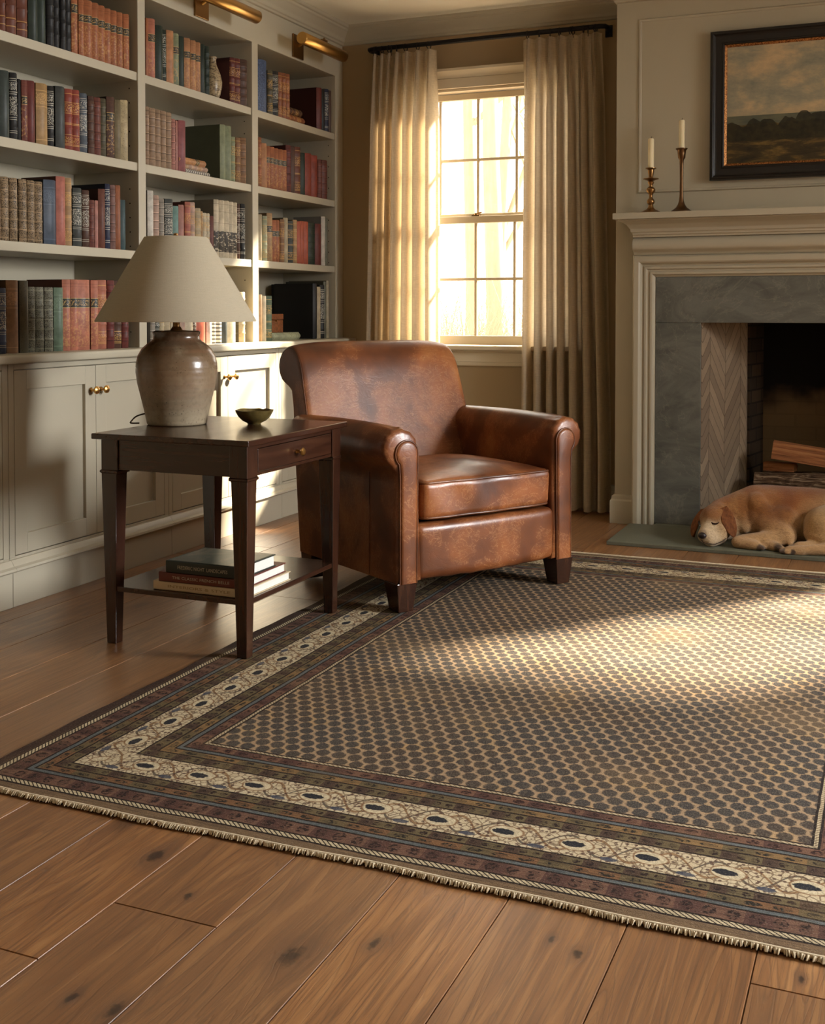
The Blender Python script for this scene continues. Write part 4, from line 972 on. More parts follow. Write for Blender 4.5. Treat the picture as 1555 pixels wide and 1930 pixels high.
# ================================================================== ARMCHAIR
U = Vector((0.5281, 0.8492, 0)); 
ch = tag(empty('leather_armchair', (-1.3935+0.5281*0.03, 3.938+0.8492*0.03, 0.0085), math.atan2(0.8492, 0.5281)), 'worn brown leather club armchair on the rug in front of the window', 'armchair')
PIPE = leather('leather_piping', 0.6)
def arm(s):
    # cross-section in (x out, z), x measured outwards from the seat centre line
    sec = []
    cxr, czr, r = 0.383, 0.566, 0.074
    xo, xi = 0.402, 0.305
    pts = [(xo, 0.100)]
    for k in range(11): pts.append((xo, 0.100+(0.478-0.100)*k/10*1.0))
    a0 = -62
    for k in range(30):
        a = math.radians(a0+(180-a0)*k/29); pts.append((cxr+0.003+r*1.04*math.cos(a), czr+r*math.sin(a)))
    for k in range(1, 11): pts.append((xi+0.004*(1-k/10), czr-(czr-0.300)*k/10))
    pts.append((xi, 0.100))
    c = (0.353, 0.40)
    ys = [-0.003, 0.002, 0.008, 0.018, 0.030, 0.045, 0.065, 0.09]+[0.09+0.58*k/14 for k in range(1, 15)]
    rings = []
    for y in ys:
        ring = []
        for i, (x, z) in enumerate(pts):
            fx, fz = x, z
            ed = max(0.0, 1-(y+0.003)/0.022); ed = 1-math.sqrt(max(0.0, 1-ed*ed))   # rounded front edge
            q = 0.020*ed
            dx, dz = x-cxr, z-czr; L = math.hypot(dx, dz)
            if 12 <= i <= 41:
                ang = math.atan2(dz, dx); k = max(0.0, 1-abs(y-0.030)/0.065)
                pl = 0.0085*k*abs(math.sin(ang*15+y*14))**0.6
                fx = x-dx/L*(q+pl-0.002*k); fz = z-dz/L*(q+pl-0.002*k)
                # the roll swells slightly along its length
                sw = 0.004*math.sin((y-0.05)*6)
                fx += dx/L*sw; fz += dz/L*sw
            elif z > 0.11: fx = x-(q if x > c[0] else -q)*1.0
            zb = 0.100
            if z < 0.12: fz = z+q*0.3
            ring.append((s*fx, y, fz))
        rings.append(ring)
    m = MB().loft(rings if s > 0 else [list(reversed(r_)) for r_ in rings])
    a = m.build('armrest', LEATH, ch, angle=55)
    # front facing: narrow post with a round scroll head
    P = []
    hx, hz, hr = 0.366, 0.548, 0.045
    P.append((0.394, 0.098))
    P.append((0.393, 0.470))
    for k in range(19):
        aa = math.radians(-50+(180+50)*k/18); P.append((hx+0.002+hr*math.cos(aa), hz+hr*math.sin(aa)))
    P += [(0.324, 0.47), (0.328, 0.098)]
    N = len(P); cx_, cz_ = sum(p[0] for p in P)/N, sum(p[1] for p in P)/N
    def off(d):
        out = []
        for i, p in enumerate(P):
            t = Vector(P[(i+1) % N])-Vector(P[i-1]); nn = Vector((t.y, -t.x)).normalized(); out.append((p[0]-nn.x*d, p[1]-nn.y*d))
        return out
    rings = []
    for y, d in ((0.004, 0.0), (-0.004, 0.0), (-0.009, 0.0015), (-0.012, 0.005), (-0.0135, 0.011)):
        rings.append([(s*x, y, z) for x, z in off(d)])
    if s < 0: rings = [list(reversed(r_)) for r_ in rings]
    MB().loft(list(reversed(rings))).build('front_facing', LEATH, a, angle=50)
    pp = off(-0.002)
    MB().tube([(s*x, -0.0065, z) for x, z in pp], 0.0032, 6).build('piping', PIPE, a, angle=80)
    # seam down the outside
    MB().tube([(s*(xo+0.001), 0.175, 0.105), (s*(xo+0.001), 0.175, 0.47)], 0.0022, 5).build('side_seam', PIPE, a)
    return a
arm(-1); arm(1)
# seat rail and body under the cushion
def rail(x, y, z):
    if y < 0.2: y -= 0.010*(1-(x/0.31)**2)
    if z < 0.16 and y < 0.15: z -= 0.006*(1-(x/0.31)**2)+0.002*math.sin(x*60)
    return (x, y, z)
MB().rbox(-0.322, 0.322, -0.004, 0.60, 0.102, 0.298, 0.028, 14, rail).build('seat_rail', LEATH, ch, angle=60)
def cush(x, y, z):
    e = (1-min(1, abs(x)/0.30)**2.2); g = (1-min(1, abs(y-0.25)/0.32)**2.5); q_ = max(0.0, min(1.0, (y-0.004)/0.12)); g *= q_*(2-q_)
    if z > 0.39: z += 0.034*e*g + 0.004*math.sin(x*23+y*9)*g*e - 0.010*math.exp(-((x+.02)**2+(y-.30)**2)/0.006)
    if z > 0.425 and False: z += 0
    if y < 0.1: y -= 0.012*(1-(x/0.3)**2) + 0.003*math.sin(x*31+z*25)
    return (x, y, z)
cu = MB().rbox(-0.297, 0.297, -0.006, 0.56, 0.308, 0.446, 0.024, 26, cush).build('seat_cushion', LEATH, ch, angle=60)
def pipe_loop(zv, inset):
    pts = rp([(-0.297+inset, -0.006+inset), (0.297-inset, -0.006+inset), (0.297-inset, 0.56), (-0.297+inset, 0.56)], 0.03, 6)
    out = []
    for (x, y) in [q for q in pts]:
        out.append((x, y))
    # subdivide
    res = []
    for i in range(len(out)):
        p, q = out[i], out[(i+1) % len(out)]; k = max(1, int(math.dist(p, q)/0.02))
        for j in range(k):
            t = j/k; res.append((p[0]+(q[0]-p[0])*t, p[1]+(q[1]-p[1])*t))
    res.append(res[0])
    return [cush(x, y, zv) for x, y in res]
MB().tube(pipe_loop(0.4385, 0.004), 0.0045, 8).build('piping', PIPE, cu, angle=80)
MB().tube(pipe_loop(0.3155, 0.004), 0.0045, 8).build('piping', PIPE, cu, angle=80)
# backrest with a rolled top: profile in (y, z)
cyr, czr = 0.786, 0.832
def cat2(P, n):
    out = []
    for i in range(len(P)-1):
        p0, p1, p2, p3 = [Vector(P[max(0, min(len(P)-1, q))]) for q in (i-1, i, i+1, i+2)]
        for k in range(n):
            t = k/n; v = 0.5*((2*p1)+(p2-p0)*t+(2*p0-5*p1+4*p2-p3)*t*t+(3*p1-p0-3*p2+p3)*t**3); out.append((v.x, v.y))
    out.append(tuple(P[-1])); return out
bp = cat2([(0.500, 0.300), (0.568, 0.46), (0.624, 0.61), (0.664, 0.73), (0.692, 0.815), (0.722, 0.876), (0.766, 0.912), (0.812, 0.914), (0.852, 0.888), (0.874, 0.842), (0.868, 0.792), (0.834, 0.756)], 4)
bp += [(0.795, 0.742), (0.770, 0.725), (0.752, 0.66), (0.738, 0.56), (0.725, 0.44), (0.708, 0.26), (0.690, 0.10), (0.64, 0.10)]
cyb = 0.66
NX = 30; rings = []
xs = [-1+2*k/NX for k in range(NX+1)]
ext = [(-1.0, 0.30), (-1.0, 0.12), (-0.999, 0.05), (-0.993, 0.018), (-0.98, 0.004)]
def bring(xn, ins):
    ring = []
    for (y, z) in bp:
        wz = 0.398-0.016*max(0, (z-0.5))/0.4
        x = xn*wz
        top = max(0.0, (z-0.80)/0.12)
        # crown: slight sag toward corners, softened corner
        sag = 0.020*top*abs(xn)**5
        bel = 0.0
        if y < cyr+0.02 and z > 0.33: bel = -0.016*(1-abs(xn)**3)*max(0.0, min(1.0, (cyr+0.02-y)/0.11))
        c = Vector((0.66 if z < 0.74 else cyr, min(z, czr))) if z > 0.74 else Vector(((0.61 if z < 0.45 else 0.67), z))
        d = Vector((y, z))-c; L = max(d.length, 1e-5); k = min(0.92, ins/L)
        y2 = y-d.x*k; z2 = z-d.y*k
        ring.append((x, y2+bel, z2-sag))
    return ring
seq = [(-1.0, 0.026), (-0.9995, 0.016), (-0.997, 0.009), (-0.990, 0.003), (-0.975, 0.0)]+[(x, 0.0) for x in xs if abs(x) < 0.96]+[(0.975, 0.0), (0.990, 0.003), (0.997, 0.009), (0.9995, 0.016), (1.0, 0.026)]
bk = MB().loft([list(reversed(bring(x, i))) for x, i in seq]).build('backrest', LEATH, ch, angle=60)
for s in (-1, 1):
    pts = []
    for (y, z) in bp[8:44]:
        wz = 0.398-0.016*max(0, (z-0.5))/0.4
        sag = 0.020*max(0.0, (z-0.80)/0.12)
        c = Vector((cyr, min(z, czr))) if z > 0.74 else Vector((0.67, z)); d = Vector((y, z))-c; L = max(d.length, 1e-5); k = 0.006/L
        pts.append((s*(wz*0.990), y-d.x*k, z-d.y*k-sag))
    MB().tube(pts, 0.0036, 6).build('piping', PIPE, bk, angle=80)
# legs
LEGM = WOODV
for (x, y) in ((-0.366, 0.034), (0.366, 0.034), (-0.352, 0.640), (0.352, 0.640)):
    sx = 1 if x > 0 else -1
    a0, a1 = 0.042, 0.030
    off_ = -0.004 if y < 0.1 else 0.02
    MB().loft([[(x+a1*i, y+off_+a1*j, 0.0) for i, j in ((-1,-1),(1,-1),(1,1),(-1,1))], [(x+a0*i, y+a0*j, 0.1015) for i, j in ((-1,-1),(1,-1),(1,1),(-1,1))]]).build('leg', LEGM, ch, flat=True, bev=0.002)

# ================================================================== SIDE TABLE
TX0, TX1, TY0, TY1, TZ = -2.338, -1.768, 2.938, 3.598, 0.666
tb = tag(empty('side_table', ((TX0+TX1)/2, (TY0+TY1)/2, 0.0)), 'dark mahogany side table with drawer and lower shelf, holding the lamp', 'side table')
tcx, tcy = (TX0+TX1)/2, (TY0+TY1)/2
def T(name, boxes, bev=0.002, mat=WOODD, parent=tb):
    m = MB()
    for b in boxes: m.box(b[0]-tcx, b[1]-tcx, b[2]-tcy, b[3]-tcy, b[4], b[5])
    return m.build(name, mat, parent, flat=True, bev=bev)
T('table_top', [(TX0, TX1, TY0, TY1, 0.648, TZ)], 0.003)
lx0, lx1, ly0, ly1 = TX0+0.022, TX1-0.018, TY0+0.022, TY1-0.018; lw = 0.062
T('apron', [(lx0+lw, lx1-lw, ly0+0.006, ly0+0.026, 0.552, 0.6475), (lx0+lw, lx1-lw, ly1-0.026, ly1-0.006, 0.552, 0.6475), (lx0+0.006, lx0+0.026, ly0+lw, ly1-lw, 0.552, 0.6475),
            (lx1-0.026, lx1-0.004, ly0+lw, ly1-lw, 0.552, 0.562), (lx1-0.026, lx1-0.004, ly0+lw, ly1-lw, 0.634, 0.6475), (lx1-0.026, lx1-0.008, ly0+lw, ly0+lw+0.004, .562, .634)], 0.001, WOODX)
dr = T('drawer', [(lx1-0.30, lx1-0.002, ly0+lw+0.005, ly1-lw-0.005, 0.5635, 0.6325)], 0.0015)
MB().lathe([(0.0001, 0), (0.007, 0), (0.0055, 0.004), (0.005, 0.012), (0.0115, 0.018), (0.013, 0.023), (0.010, 0.027), (0.0001, 0.028)], n=20).build('knob', BRASS, dr, (lx1-0.002-tcx, (ly0+ly1)/2-tcy, 0.598), rot=(0, math.pi/2, 0))
for (xa, sx) in ((lx0, 1), (lx1, -1)):
    for (ya, sy) in ((ly0, 1), (ly1, -1)):
        def sq(w, z, e=0.0): return [(xa-sx*e-tcx, ya-sy*e-tcy, z), (xa+sx*w-tcx, ya-sy*e-tcy, z), (xa+sx*w-tcx, ya+sy*w-tcy, z), (xa-sx*e-tcx, ya+sy*w-tcy, z)]
        z0 = 0.0005 if xa == lx0 else 0.0085
        def sqt(w, z):
            i = 0.010*(0.55-z)/0.55
            return [(xa+sx*i-tcx, ya+sy*i-tcy, z), (xa+sx*(i+w)-tcx, ya+sy*i-tcy, z), (xa+sx*(i+w)-tcx, ya+sy*(i+w)-tcy, z), (xa+sx*i-tcx, ya+sy*(i+w)-tcy, z)]
        rings = [sqt(0.034, z0), sqt(0.056, 0.535), sq(lw, 0.548), sq(lw, 0.6475)]
        if sx*sy < 0: rings = [list(reversed(r_)) for r_ in rings]
        lg = MB().loft(rings).build('leg', WOODV, tb, flat=True, bev=0.0015)
        rings = [sq(lw, z_, e) for z_, e in ((0.540, 0.0), (0.543, 0.0035), (0.548, 0.0035), (0.551, 0.0))]
        if sx*sy < 0: rings = [list(reversed(r_)) for r_ in rings]
        MB().loft(rings).build('collar', WOODD, lg, flat=True)
T('lower_shelf', [(lx0+0.010, lx1-0.010, ly0+0.010, ly1-0.010, 0.167, 0.183)], 0.002)

# big books on the lower shelf
def text_mesh(s, size, mat, parent, loc, rot, name='title_lettering', width=None):
    cu_ = bpy.data.curves.new(name, 'FONT'); cu_.body = s; cu_.size = size; cu_.align_x = 'CENTER'; cu_.align_y = 'CENTER'; cu_.resolution_u = 2
    t_ = bpy.data.objects.new(name, cu_); COL.objects.link(t_); bpy.context.view_layer.update()
    me = bpy.data.meshes.new_from_object(t_.evaluated_get(bpy.context.evaluated_depsgraph_get())); bpy.data.objects.remove(t_)
    if width:
        xs_ = [v.co.x for v in me.vertices]; k = width/(max(xs_)-min(xs_))
        for v in me.vertices: v.co.x *= k
    me.materials.clear(); me.materials.append(mat)
    o = bpy.data.objects.new(name, me); COL.objects.link(o); o.parent = parent; o.location = loc; o.rotation_euler = rot; return o
WHITEP = Mat('white_pages', 0.7, 0.2); _c = WHITEP.coords(); WHITEP.color(WHITEP.mix(WHITEP.noise(WHITEP.scale(_c, (1, 1, 900)), 1.0, 1), sl(196,196,190), sl(228,228,222))); WHITEP = WHITEP.m
INKL = Mat('pale_print', 0.6, 0.2, base=sl(178, 168, 148)).m; INKD = Mat('tan_print', 0.6, 0.2, base=sl(140, 118, 84)).m
def coffee_book(x0, x1, y0, y1, z0, z1, col, lab, title, ink, rz, cover=None):
    # spine faces -y (the camera side), page edges show on +x
    cx_, cy_ = (x0+x1)/2, (y0+y1)/2
    b = tag(empty('book', (cx_, cy_, z0), rz), lab, 'book', 'large books stacked on the table shelf')
    w, d, h = (x1-x0)/2, (y1-y0)/2, z1-z0
    mat = Mat('book_cloth', 0.45, 0.4, base=col).m
    pr = rp([(-d, 0), (d, 0), (d, 0.003), (-d+0.008, 0.003), (-d+0.008, h-0.003), (d, h-0.003), (d, h), (-d, h)], [0.004, 0, 0, 0, 0, 0, 0, 0.004], 3)
    MB().prism(pr, 'x', -w, w).build('cover', mat, b, angle=40)
    MB().box(-w+0.004, w-0.004, -d+0.0082, d-0.005, 0.0031, h-0.0031).build('page_block', WHITEP, b, flat=True)
    text_mesh(title, h*0.42, ink, b, (0.0, -d-0.0006, h*0.5), (math.pi/2, 0, 0), width=w*1.35)
    if cover:
        MB().box(-w*0.95, w*0.95, -d*0.93, d*0.95, h+0.0001, h+0.0006).build('cover_picture', cover, b, flat=True)
    return b
CP = Mat('cover_photo', 0.35, 0.5); _c = CP.coords(); CP.color(CP.ramp(CP.noise(_c, 9, 5, 0.6, 1.2), [(0.3, sl(24,32,30)), (0.5, sl(52,60,54)), (0.62, sl(96,88,72)), (0.75, sl(58,96,100))])); CP = CP.m
coffee_book(-2.140, -1.808, 2.985, 3.262, 0.1835, 0.2115, sl(196,178,146), 'thick beige book at the bottom of the stack on the table shelf', 'INTERIORS & STYLE', INKD, 0.0)
coffee_book(-2.118, -1.815, 2.982, 3.245, 0.212, 0.2415, sl(96,44,34), 'dark red-brown book in the middle of the shelf stack', 'THE CLASSIC FRENCH BELLE', INKL, 0.01)
coffee_book(-2.088, -1.822, 2.978, 3.190, 0.242, 0.2790, sl(36,44,40), 'dark green picture book topmost on the table shelf stack', 'FREDERIC NIGHT  LANDSCAPES', INKL, -0.01, CP)

# ================================================================== LAMP
LX, LY = -2.262, 3.295
lp_ = tag(empty('table_lamp', (LX, LY, TZ+0.0005)), 'stoneware table lamp with a wide pale linen shade, on the side table', 'lamp')
def stone():
    M = Mat('stoneware', 0.42, 0.45); x, y, z = M.xyz(); co = M.coords()
    n = M.noise(co, 14, 5); b = M.noise(M.vec(x*1.5, y*1.5, z*34.0), 1.0, 3)
    c = M.ramp(z*3.2+(n-0.5)*0.5, [(0.0, sl(150,136,112)), (0.25, sl(128,112,90)), (0.5, sl(124,103,80)), (0.72, sl(102,81,59)), (0.95, sl(76,56,40))])
    c = M.mix(b.ss(.48, .66)*0.35, c, sl(122,86,62)); c = M.mix(n.ss(.45, .7)*0.5, c, sl(152,138,112)); n4 = M.noise(co, 60, 4); c = M.mix(n4.ss(.5,.65)*0.25, c, sl(92,76,58))
    sp = M.voro(co, 95); c = M.mix((1.0-sp.ss(.10, .22))*M.noise(co, 12, 2).ss(.4, .6)*0.8, c, sl(58,42,30)); M.color(c)
    gl = z.ss(0.10, 0.20); M.rough(gl*-0.36+0.62+(n-0.5)*0.1); M.bump(n*0.6+(z*330.0).sin()*0.25+sp*0.3, 0.25, 0.002); return M.m
vs = MB().lathe([(0.0001, 0), (0.096, 0), (0.100, 0.004), (0.101, 0.012), (0.108, 0.045), (0.120, 0.095), (0.131, 0.140), (0.1365, 0.178), (0.1355, 0.205), (0.129, 0.232), (0.116, 0.255), (0.098, 0.272), (0.084, 0.281), (0.078, 0.287), (0.0765, 0.300), (0.079, 0.304), (0.080, 0.312), (0.074, 0.315), (0.068, 0.312), (0.066, 0.300), (0.0001, 0.298)], n=64).build('stoneware_base', stone(), lp_, angle=50)
MB().lathe([(0.066, 0.299), (0.064, 0.314), (0.020, 0.318), (0.016, 0.326), (0.012, 0.330), (0.012, 0.352), (0.018, 0.356), (0.018, 0.40), (0.0001, 0.402)], n=24).build('brass_neck', BRASSD, lp_, angle=40)
sh = MB().lathe([(0.2665, 0.347), (0.267, 0.3465), (0.268, 0.350), (0.1065, 0.628), (0.105, 0.630), (0.1035, 0.628), (0.2650, 0.350), (0.2665, 0.347)], n=72).build('lamp_shade', SHADE, lp_, angle=50)
hp = MB().tube([(0.0, -0.014, 0.36), (0.0, -0.05, 0.40), (0.0, -0.058, 0.50), (0.0, -0.03, 0.60), (0.0, 0, 0.622), (0.0, 0.03, 0.60), (0.0, 0.058, 0.50), (0.0, 0.05, 0.40), (0.0, 0.014, 0.36)], 0.002, 6)
for k in range(3):
    a_ = 2*math.pi*k/3+0.4; hp.tube([(0, 0, 0.622), (0.105*math.cos(a_), 0.105*math.sin(a_), 0.626)], 0.0018, 6)
hp.build('harp', BRASSD, lp_)
MB().lathe([(0.0001, 0.620), (0.013, 0.622), (0.013, 0.627), (0.005, 0.631), (0.009, 0.637), (0.008, 0.643), (0.0001, 0.646)], n=16).build('finial', BRASSD, lp_)
MB().sphere((0, 0, 0.455), 0.030, 16, 12, (1, 1, 1.25)).build('bulb', Mat('frosted_bulb', 0.4, 0.5, base=(0.8, 0.78, 0.72)).m, lp_)
cordp = [(-0.098, 0.02, 0.012), (-0.125, -0.01, 0.022), (-0.110, -0.075, 0.010), (-0.095, -0.10, 0.0045), (-0.082, -0.06, 0.0035)]
cordp = [(-0.09, 0.035, 0.020), (-0.125, 0.02, 0.030), (-0.155, -0.01, 0.022), (-0.155, -0.045, 0.006), (-0.135, -0.07, 0.0035), (-0.11, -0.06, 0.0035)]
def smooth(pts, n=6):
    out = []; P = [Vector(p) for p in pts]
    for i in range(len(P)-1):
        p0, p1, p2, p3 = P[max(i-1, 0)], P[i], P[i+1], P[min(i+2, len(P)-1)]
        for k in range(n):
            t = k/n; out.append(0.5*((2*p1)+(p2-p0)*t+(2*p0-5*p1+4*p2-p3)*t*t+(3*p1-p0-3*p2+p3)*t**3))
    out.append(P[-1]); return out
MB().tube(smooth(cordp), 0.0026, 8).build('cord', Mat('brown_cord', 0.7, 0.2, base=sl(58, 42, 30)).m, lp_)
# bowl
bm_ = Mat('olive_glaze', 0.25, 0.5); _c = bm_.coords(); bm_.color(bm_.mix(bm_.noise(bm_.scale(_c, (60, 60, 20)), 1.0, 4), sl(58,50,26), sl(116,98,54))); bm_ = bm_.m
rings = []
for (r_, z_) in [(0.0001, 0), (0.022, 0), (0.024, 0.004), (0.040, 0.012), (0.054, 0.026), (0.0625, 0.041), (0.0645, 0.048), (0.0620, 0.0485), (0.057, 0.040), (0.046, 0.022), (0.030, 0.012), (0.0001, 0.009)]:
    ring = []
    for k in range(64):
        a_ = 2*math.pi*k/64; w_ = 1+0.025*math.sin(3*a_+1)*(r_/0.064); n_ = -0.004*math.exp(-((a_-1.6)/0.12)**2)*(z_ > 0.04)
        ring.append((r_*w_*math.cos(a_), r_*w_*math.sin(a_), z_+n_+0.001*math.sin(5*a_)*(z_ > .03)))
    rings.append(ring)
tag(MB().loft(rings, True, False).build('small_bowl', bm_, None, (-2.018, 3.392, TZ+0.0005), angle=60), 'small dark olive ceramic bowl on the side table', 'bowl')
# ================================================================== CURTAINS
ROD_Y = 5.845; ROD_Z = 2.492
def curtain(name, x0t, x1t, x0b, x1b, ztop, zbot, pleats, seed, lab, free):
    """free: side (0 or 1) of the edge next to the window"""
    rr = random.Random(seed); NU, NV = 26*len(pleats), 60
    W0 = x1t-x0t; V = []; F = []
    ph = [rr.uniform(-.25, .25) for _ in pleats]; am = [rr.uniform(.75, 1.25) for _ in pleats]
    n = len(pleats)
    knots_ = [0.0]+[(pleats[i]+pleats[i+1])/2 for i in range(n-1)]+[1.0]
    for j in range(NV+1):
        v = j/NV; z = ztop+(zbot-ztop)*v**1.0
        dz = ztop-z
        op = min(1.0, dz/0.45); op = op*op*(3-2*op)
        xa = x0t+(x0b-x0t)*min(1, v*1.15)**1.2; xb = x1t+(x1b-x1t)*min(1, v*1.15)**1.2
        for i in range(NU+1):
            u = i/NU
            c = 0
            while c < n-1 and u > knots_[c+1]: c += 1
            k0, k1 = knots_[c], knots_[c+1]; q = (u-k0)/(k1-k0)     # 0..1 across this pleat
            # hanging wave: forward bulge at the pleat
            wob = 0.03*math.sin(z*1.1+c*1.7+seed)*op
            wave = math.cos(2*math.pi*(q-0.5+wob*0.5))
            A = (0.010+0.036*op)*am[c]
            A *= (1+0.15*math.sin(z*0.9+c*2.1)*op)
            # pinch: two little ridges standing close together right at the heading
            pin = (1-op)*math.exp(-((abs(q-0.5)-0.07)/0.05)**2)*0.026*min(1, 0.45+dz*4)
            flat = (1-op)
            y = ROD_Y+0.012-A*wave-pin+0.003*math.sin(u*41+z*0.4)*op
            sk = 0.30*math.sin(4*math.pi*(q-0.5))*op*(k1-k0)*0.35
            uu = u+sk*(0.5 if c in (0, n-1) else 1)
            # gathering: pinch pulls the cloth towards the pleat centre at the top
            cen = (k0+k1)/2; g = (1-op)*0.35*math.exp(-((q-0.5)/0.20)**2)
            uu = uu*(1-g)+cen*g
            x = xa+(xb-xa)*uu
            zz = z+(0.004*math.sin(u*30) if j == NV else 0) - (0.006*(1-wave)*0.5 if j == 0 else 0)
            V.append((x, y, zz))
    for j in range(NV):
        for i in range(NU):
            a = j*(NU+1)+i; F.append((a, a+NU+1, a+NU+2, a+1))
    ox, oz = (x0t+x1t)/2, zbot
    m = MB().add([(x-ox, y-ROD_Y, z-oz) for x, y, z in V], F)
    o = m.build(name, CURT, None, (ox, ROD_Y, oz), angle=75)
    tag(o, lab, 'curtain', 'linen curtains at the window'); return o
PL = [0.05, 0.17, 0.28, 0.40, 0.54, 0.73, 0.90]
PR_ = [0.07, 0.22, 0.36, 0.48, 0.62, 0.78, 0.93]
curtain('linen_curtain', -2.722, -2.342, -2.772, -2.335, 2.466, 0.014, PL, 3, 'left linen curtain, glowing beside the window behind the armchair back', 1)
curtain('linen_curtain', -1.852, -1.432, -1.870, -1.385, 2.474, 0.014, PR_, 8, 'right linen curtain hanging to the floor beside the chimney breast', 0)
rod = MB().tube([(-2.735, ROD_Y+0.075, ROD_Z), (-2.742, ROD_Y+0.03, ROD_Z), (-2.735, ROD_Y+0.006, ROD_Z), (-2.715, ROD_Y, ROD_Z), (-1.435, ROD_Y, ROD_Z+0.006), (-1.415, ROD_Y+0.006, ROD_Z+0.006), (-1.408, ROD_Y+0.03, ROD_Z+0.006), (-1.415, ROD_Y+0.085, ROD_Z+0.006)], 0.0125, 14)
for x in (-2.735, -1.415): rod.lathe([(0.0001, 0), (0.026, 0), (0.026, 0.008), (0.0001, 0.009)], n=16) if False else rod.box(x-0.018, x+0.018, YB-0.012, YB-0.0005, ROD_Z-0.03, ROD_Z+0.03)
rod.tube([(-2.735, ROD_Y+0.07, ROD_Z), (-2.735, YB-0.008, ROD_Z)], 0.010, 10).tube([(-1.415, ROD_Y+0.07, ROD_Z+.006), (-1.415, YB-0.008, ROD_Z+.006)], 0.010, 10)
tag(rod.build('curtain_rod', IRON, None, angle=60), 'black iron curtain rod with curved ends above the window', 'curtain rod')
ring_m = MB()
def torus(m, c, R_, r_, ax, n=20, k=6):
    rings = []
    for i in range(n+1):
        a_ = 2*math.pi*i/n; ring = []
        for j in range(k):
            b_ = 2*math.pi*j/k; q = R_+r_*math.cos(b_)
            ring.append((c[0]+r_*math.sin(b_), c[1]+q*math.cos(a_), c[2]+q*math.sin(a_)))
        rings.append(ring)
    return m.loft(rings, True, False)
torus(ring_m, (0, 0, 0), 0.0195, 0.0026, 'x'); ring_m.tube([(0, 0, -0.019), (0.001, 0.003, -0.028), (0, 0.006, -0.036)], 0.0014, 5)
xsL = [-2.722+0.380*p for p in PL]+[-2.60, -2.69]; xsR = [-1.852+0.420*p for p in PR_]+[-1.50, -1.46, -1.58]
proto = None
allx = sorted(xsL)+sorted(xsR)
for i, x in enumerate(allx):
    left = x < -2; idx = i if left else i-len(xsL); tot = len(xsL) if left else len(xsR)
    z = ROD_Z-0.007+(0 if left else 0.0048)
    if proto is None: o = ring_m.build('curtain_ring', IRON, None, angle=60); proto = o
    else: o = proto.copy(); COL.objects.link(o)
    o.location = (x, ROD_Y, z); o.rotation_euler = (0, 0, R.uniform(-.35, .35))
    tag(o, '%s black curtain ring from the left, holding the %s curtain' % (ORD[idx], 'left' if left else 'right'), 'curtain ring', 'curtain rings on the iron rod')

# ================================================================== DOG
def capsule(m, p0, p1, r0, r1, n=20, k=7, sq=(1, 1)):
    p0 = Vector(p0); p1 = Vector(p1); d = p1-p0; L = d.length; d = d.normalized() if L > 1e-6 else Vector((1, 0, 0))
    up = Vector((0, 0, 1)); a = d.cross(up); a = a.normalized() if a.length > 1e-3 else Vector((1, 0, 0)); b = a.cross(d)
    rings = []
    for i in range(k+1):
        t = math.pi/2*(1-i/k); rings.append((p0-d*r0*math.sin(t), max(r0*math.cos(t), 1e-4)))
    for i in range(k+1):
        t = math.pi/2*(i/k); rings.append((p1+d*r1*math.sin(t), max(r1*math.cos(t), 1e-4)))
    m.loft([[c+(a*math.cos(2*math.pi*j/n)*sq[0]+b*math.sin(2*math.pi*j/n)*sq[1])*r for j in range(n)] for c, r in rings])
def organic(name, m, voxel, smooth_it, mat, parent, loc=(0, 0, 0)):
    me = bpy.data.meshes.new(name); me.from_pydata([tuple(v) for v in m.v], [], m.f); me.update()
    o = bpy.data.objects.new(name, me); COL.objects.link(o)
    r_ = o.modifiers.new('r', 'REMESH'); r_.mode = 'VOXEL'; r_.voxel_size = voxel
    s_ = o.modifiers.new('s', 'SMOOTH'); s_.factor = 0.5; s_.iterations = smooth_it
    bpy.context.view_layer.update()
    me2 = bpy.data.meshes.new_from_object(o.evaluated_get(bpy.context.evaluated_depsgraph_get()))
    bpy.data.objects.remove(o)
    me2.polygons.foreach_set('use_smooth', [True]*len(me2.polygons)); me2.materials.clear(); me2.materials.append(mat); me2.name = name
    o = bpy.data.objects.new(name, me2); COL.objects.link(o); o.parent = parent; o.location = loc; return o
DX, DY, DZ = -0.45, 5.33, 0.0165
dog = tag(empty('sleeping_dog', (DX, DY, DZ)), 'golden tan dog asleep on the slate hearth, chin on the stone', 'dog')
def P(x, y, z): return (x-DX, y-DY, z-DZ)
m = MB()
# trunk
capsule(m, P(-0.560, 5.390, 0.150), P(-0.36, 5.42, 0.150), 0.118, 0.112, 28, 8)
capsule(m, P(-0.36, 5.42, 0.150), P(-0.14, 5.43, 0.145), 0.112, 0.100, 28, 8)
capsule(m, P(-0.14, 5.43, 0.145), P(0.06, 5.40, 0.140), 0.100, 0.112, 28, 8)
capsule(m, P(-0.57, 5.33, 0.120), P(-0.48, 5.34, 0.115), 0.088, 0.095, 24, 8)      # shoulder and chest
capsule(m, P(-0.50, 5.36, 0.085), P(-0.10, 5.37, 0.080), 0.070, 0.066, 24, 7)      # belly
# neck
capsule(m, P(-0.600, 5.370, 0.180), P(-0.735, 5.310, 0.140), 0.088, 0.068, 24, 8)
capsule(m, P(-0.640, 5.330, 0.100), P(-0.720, 5.280, 0.080), 0.070, 0.055, 20, 7)
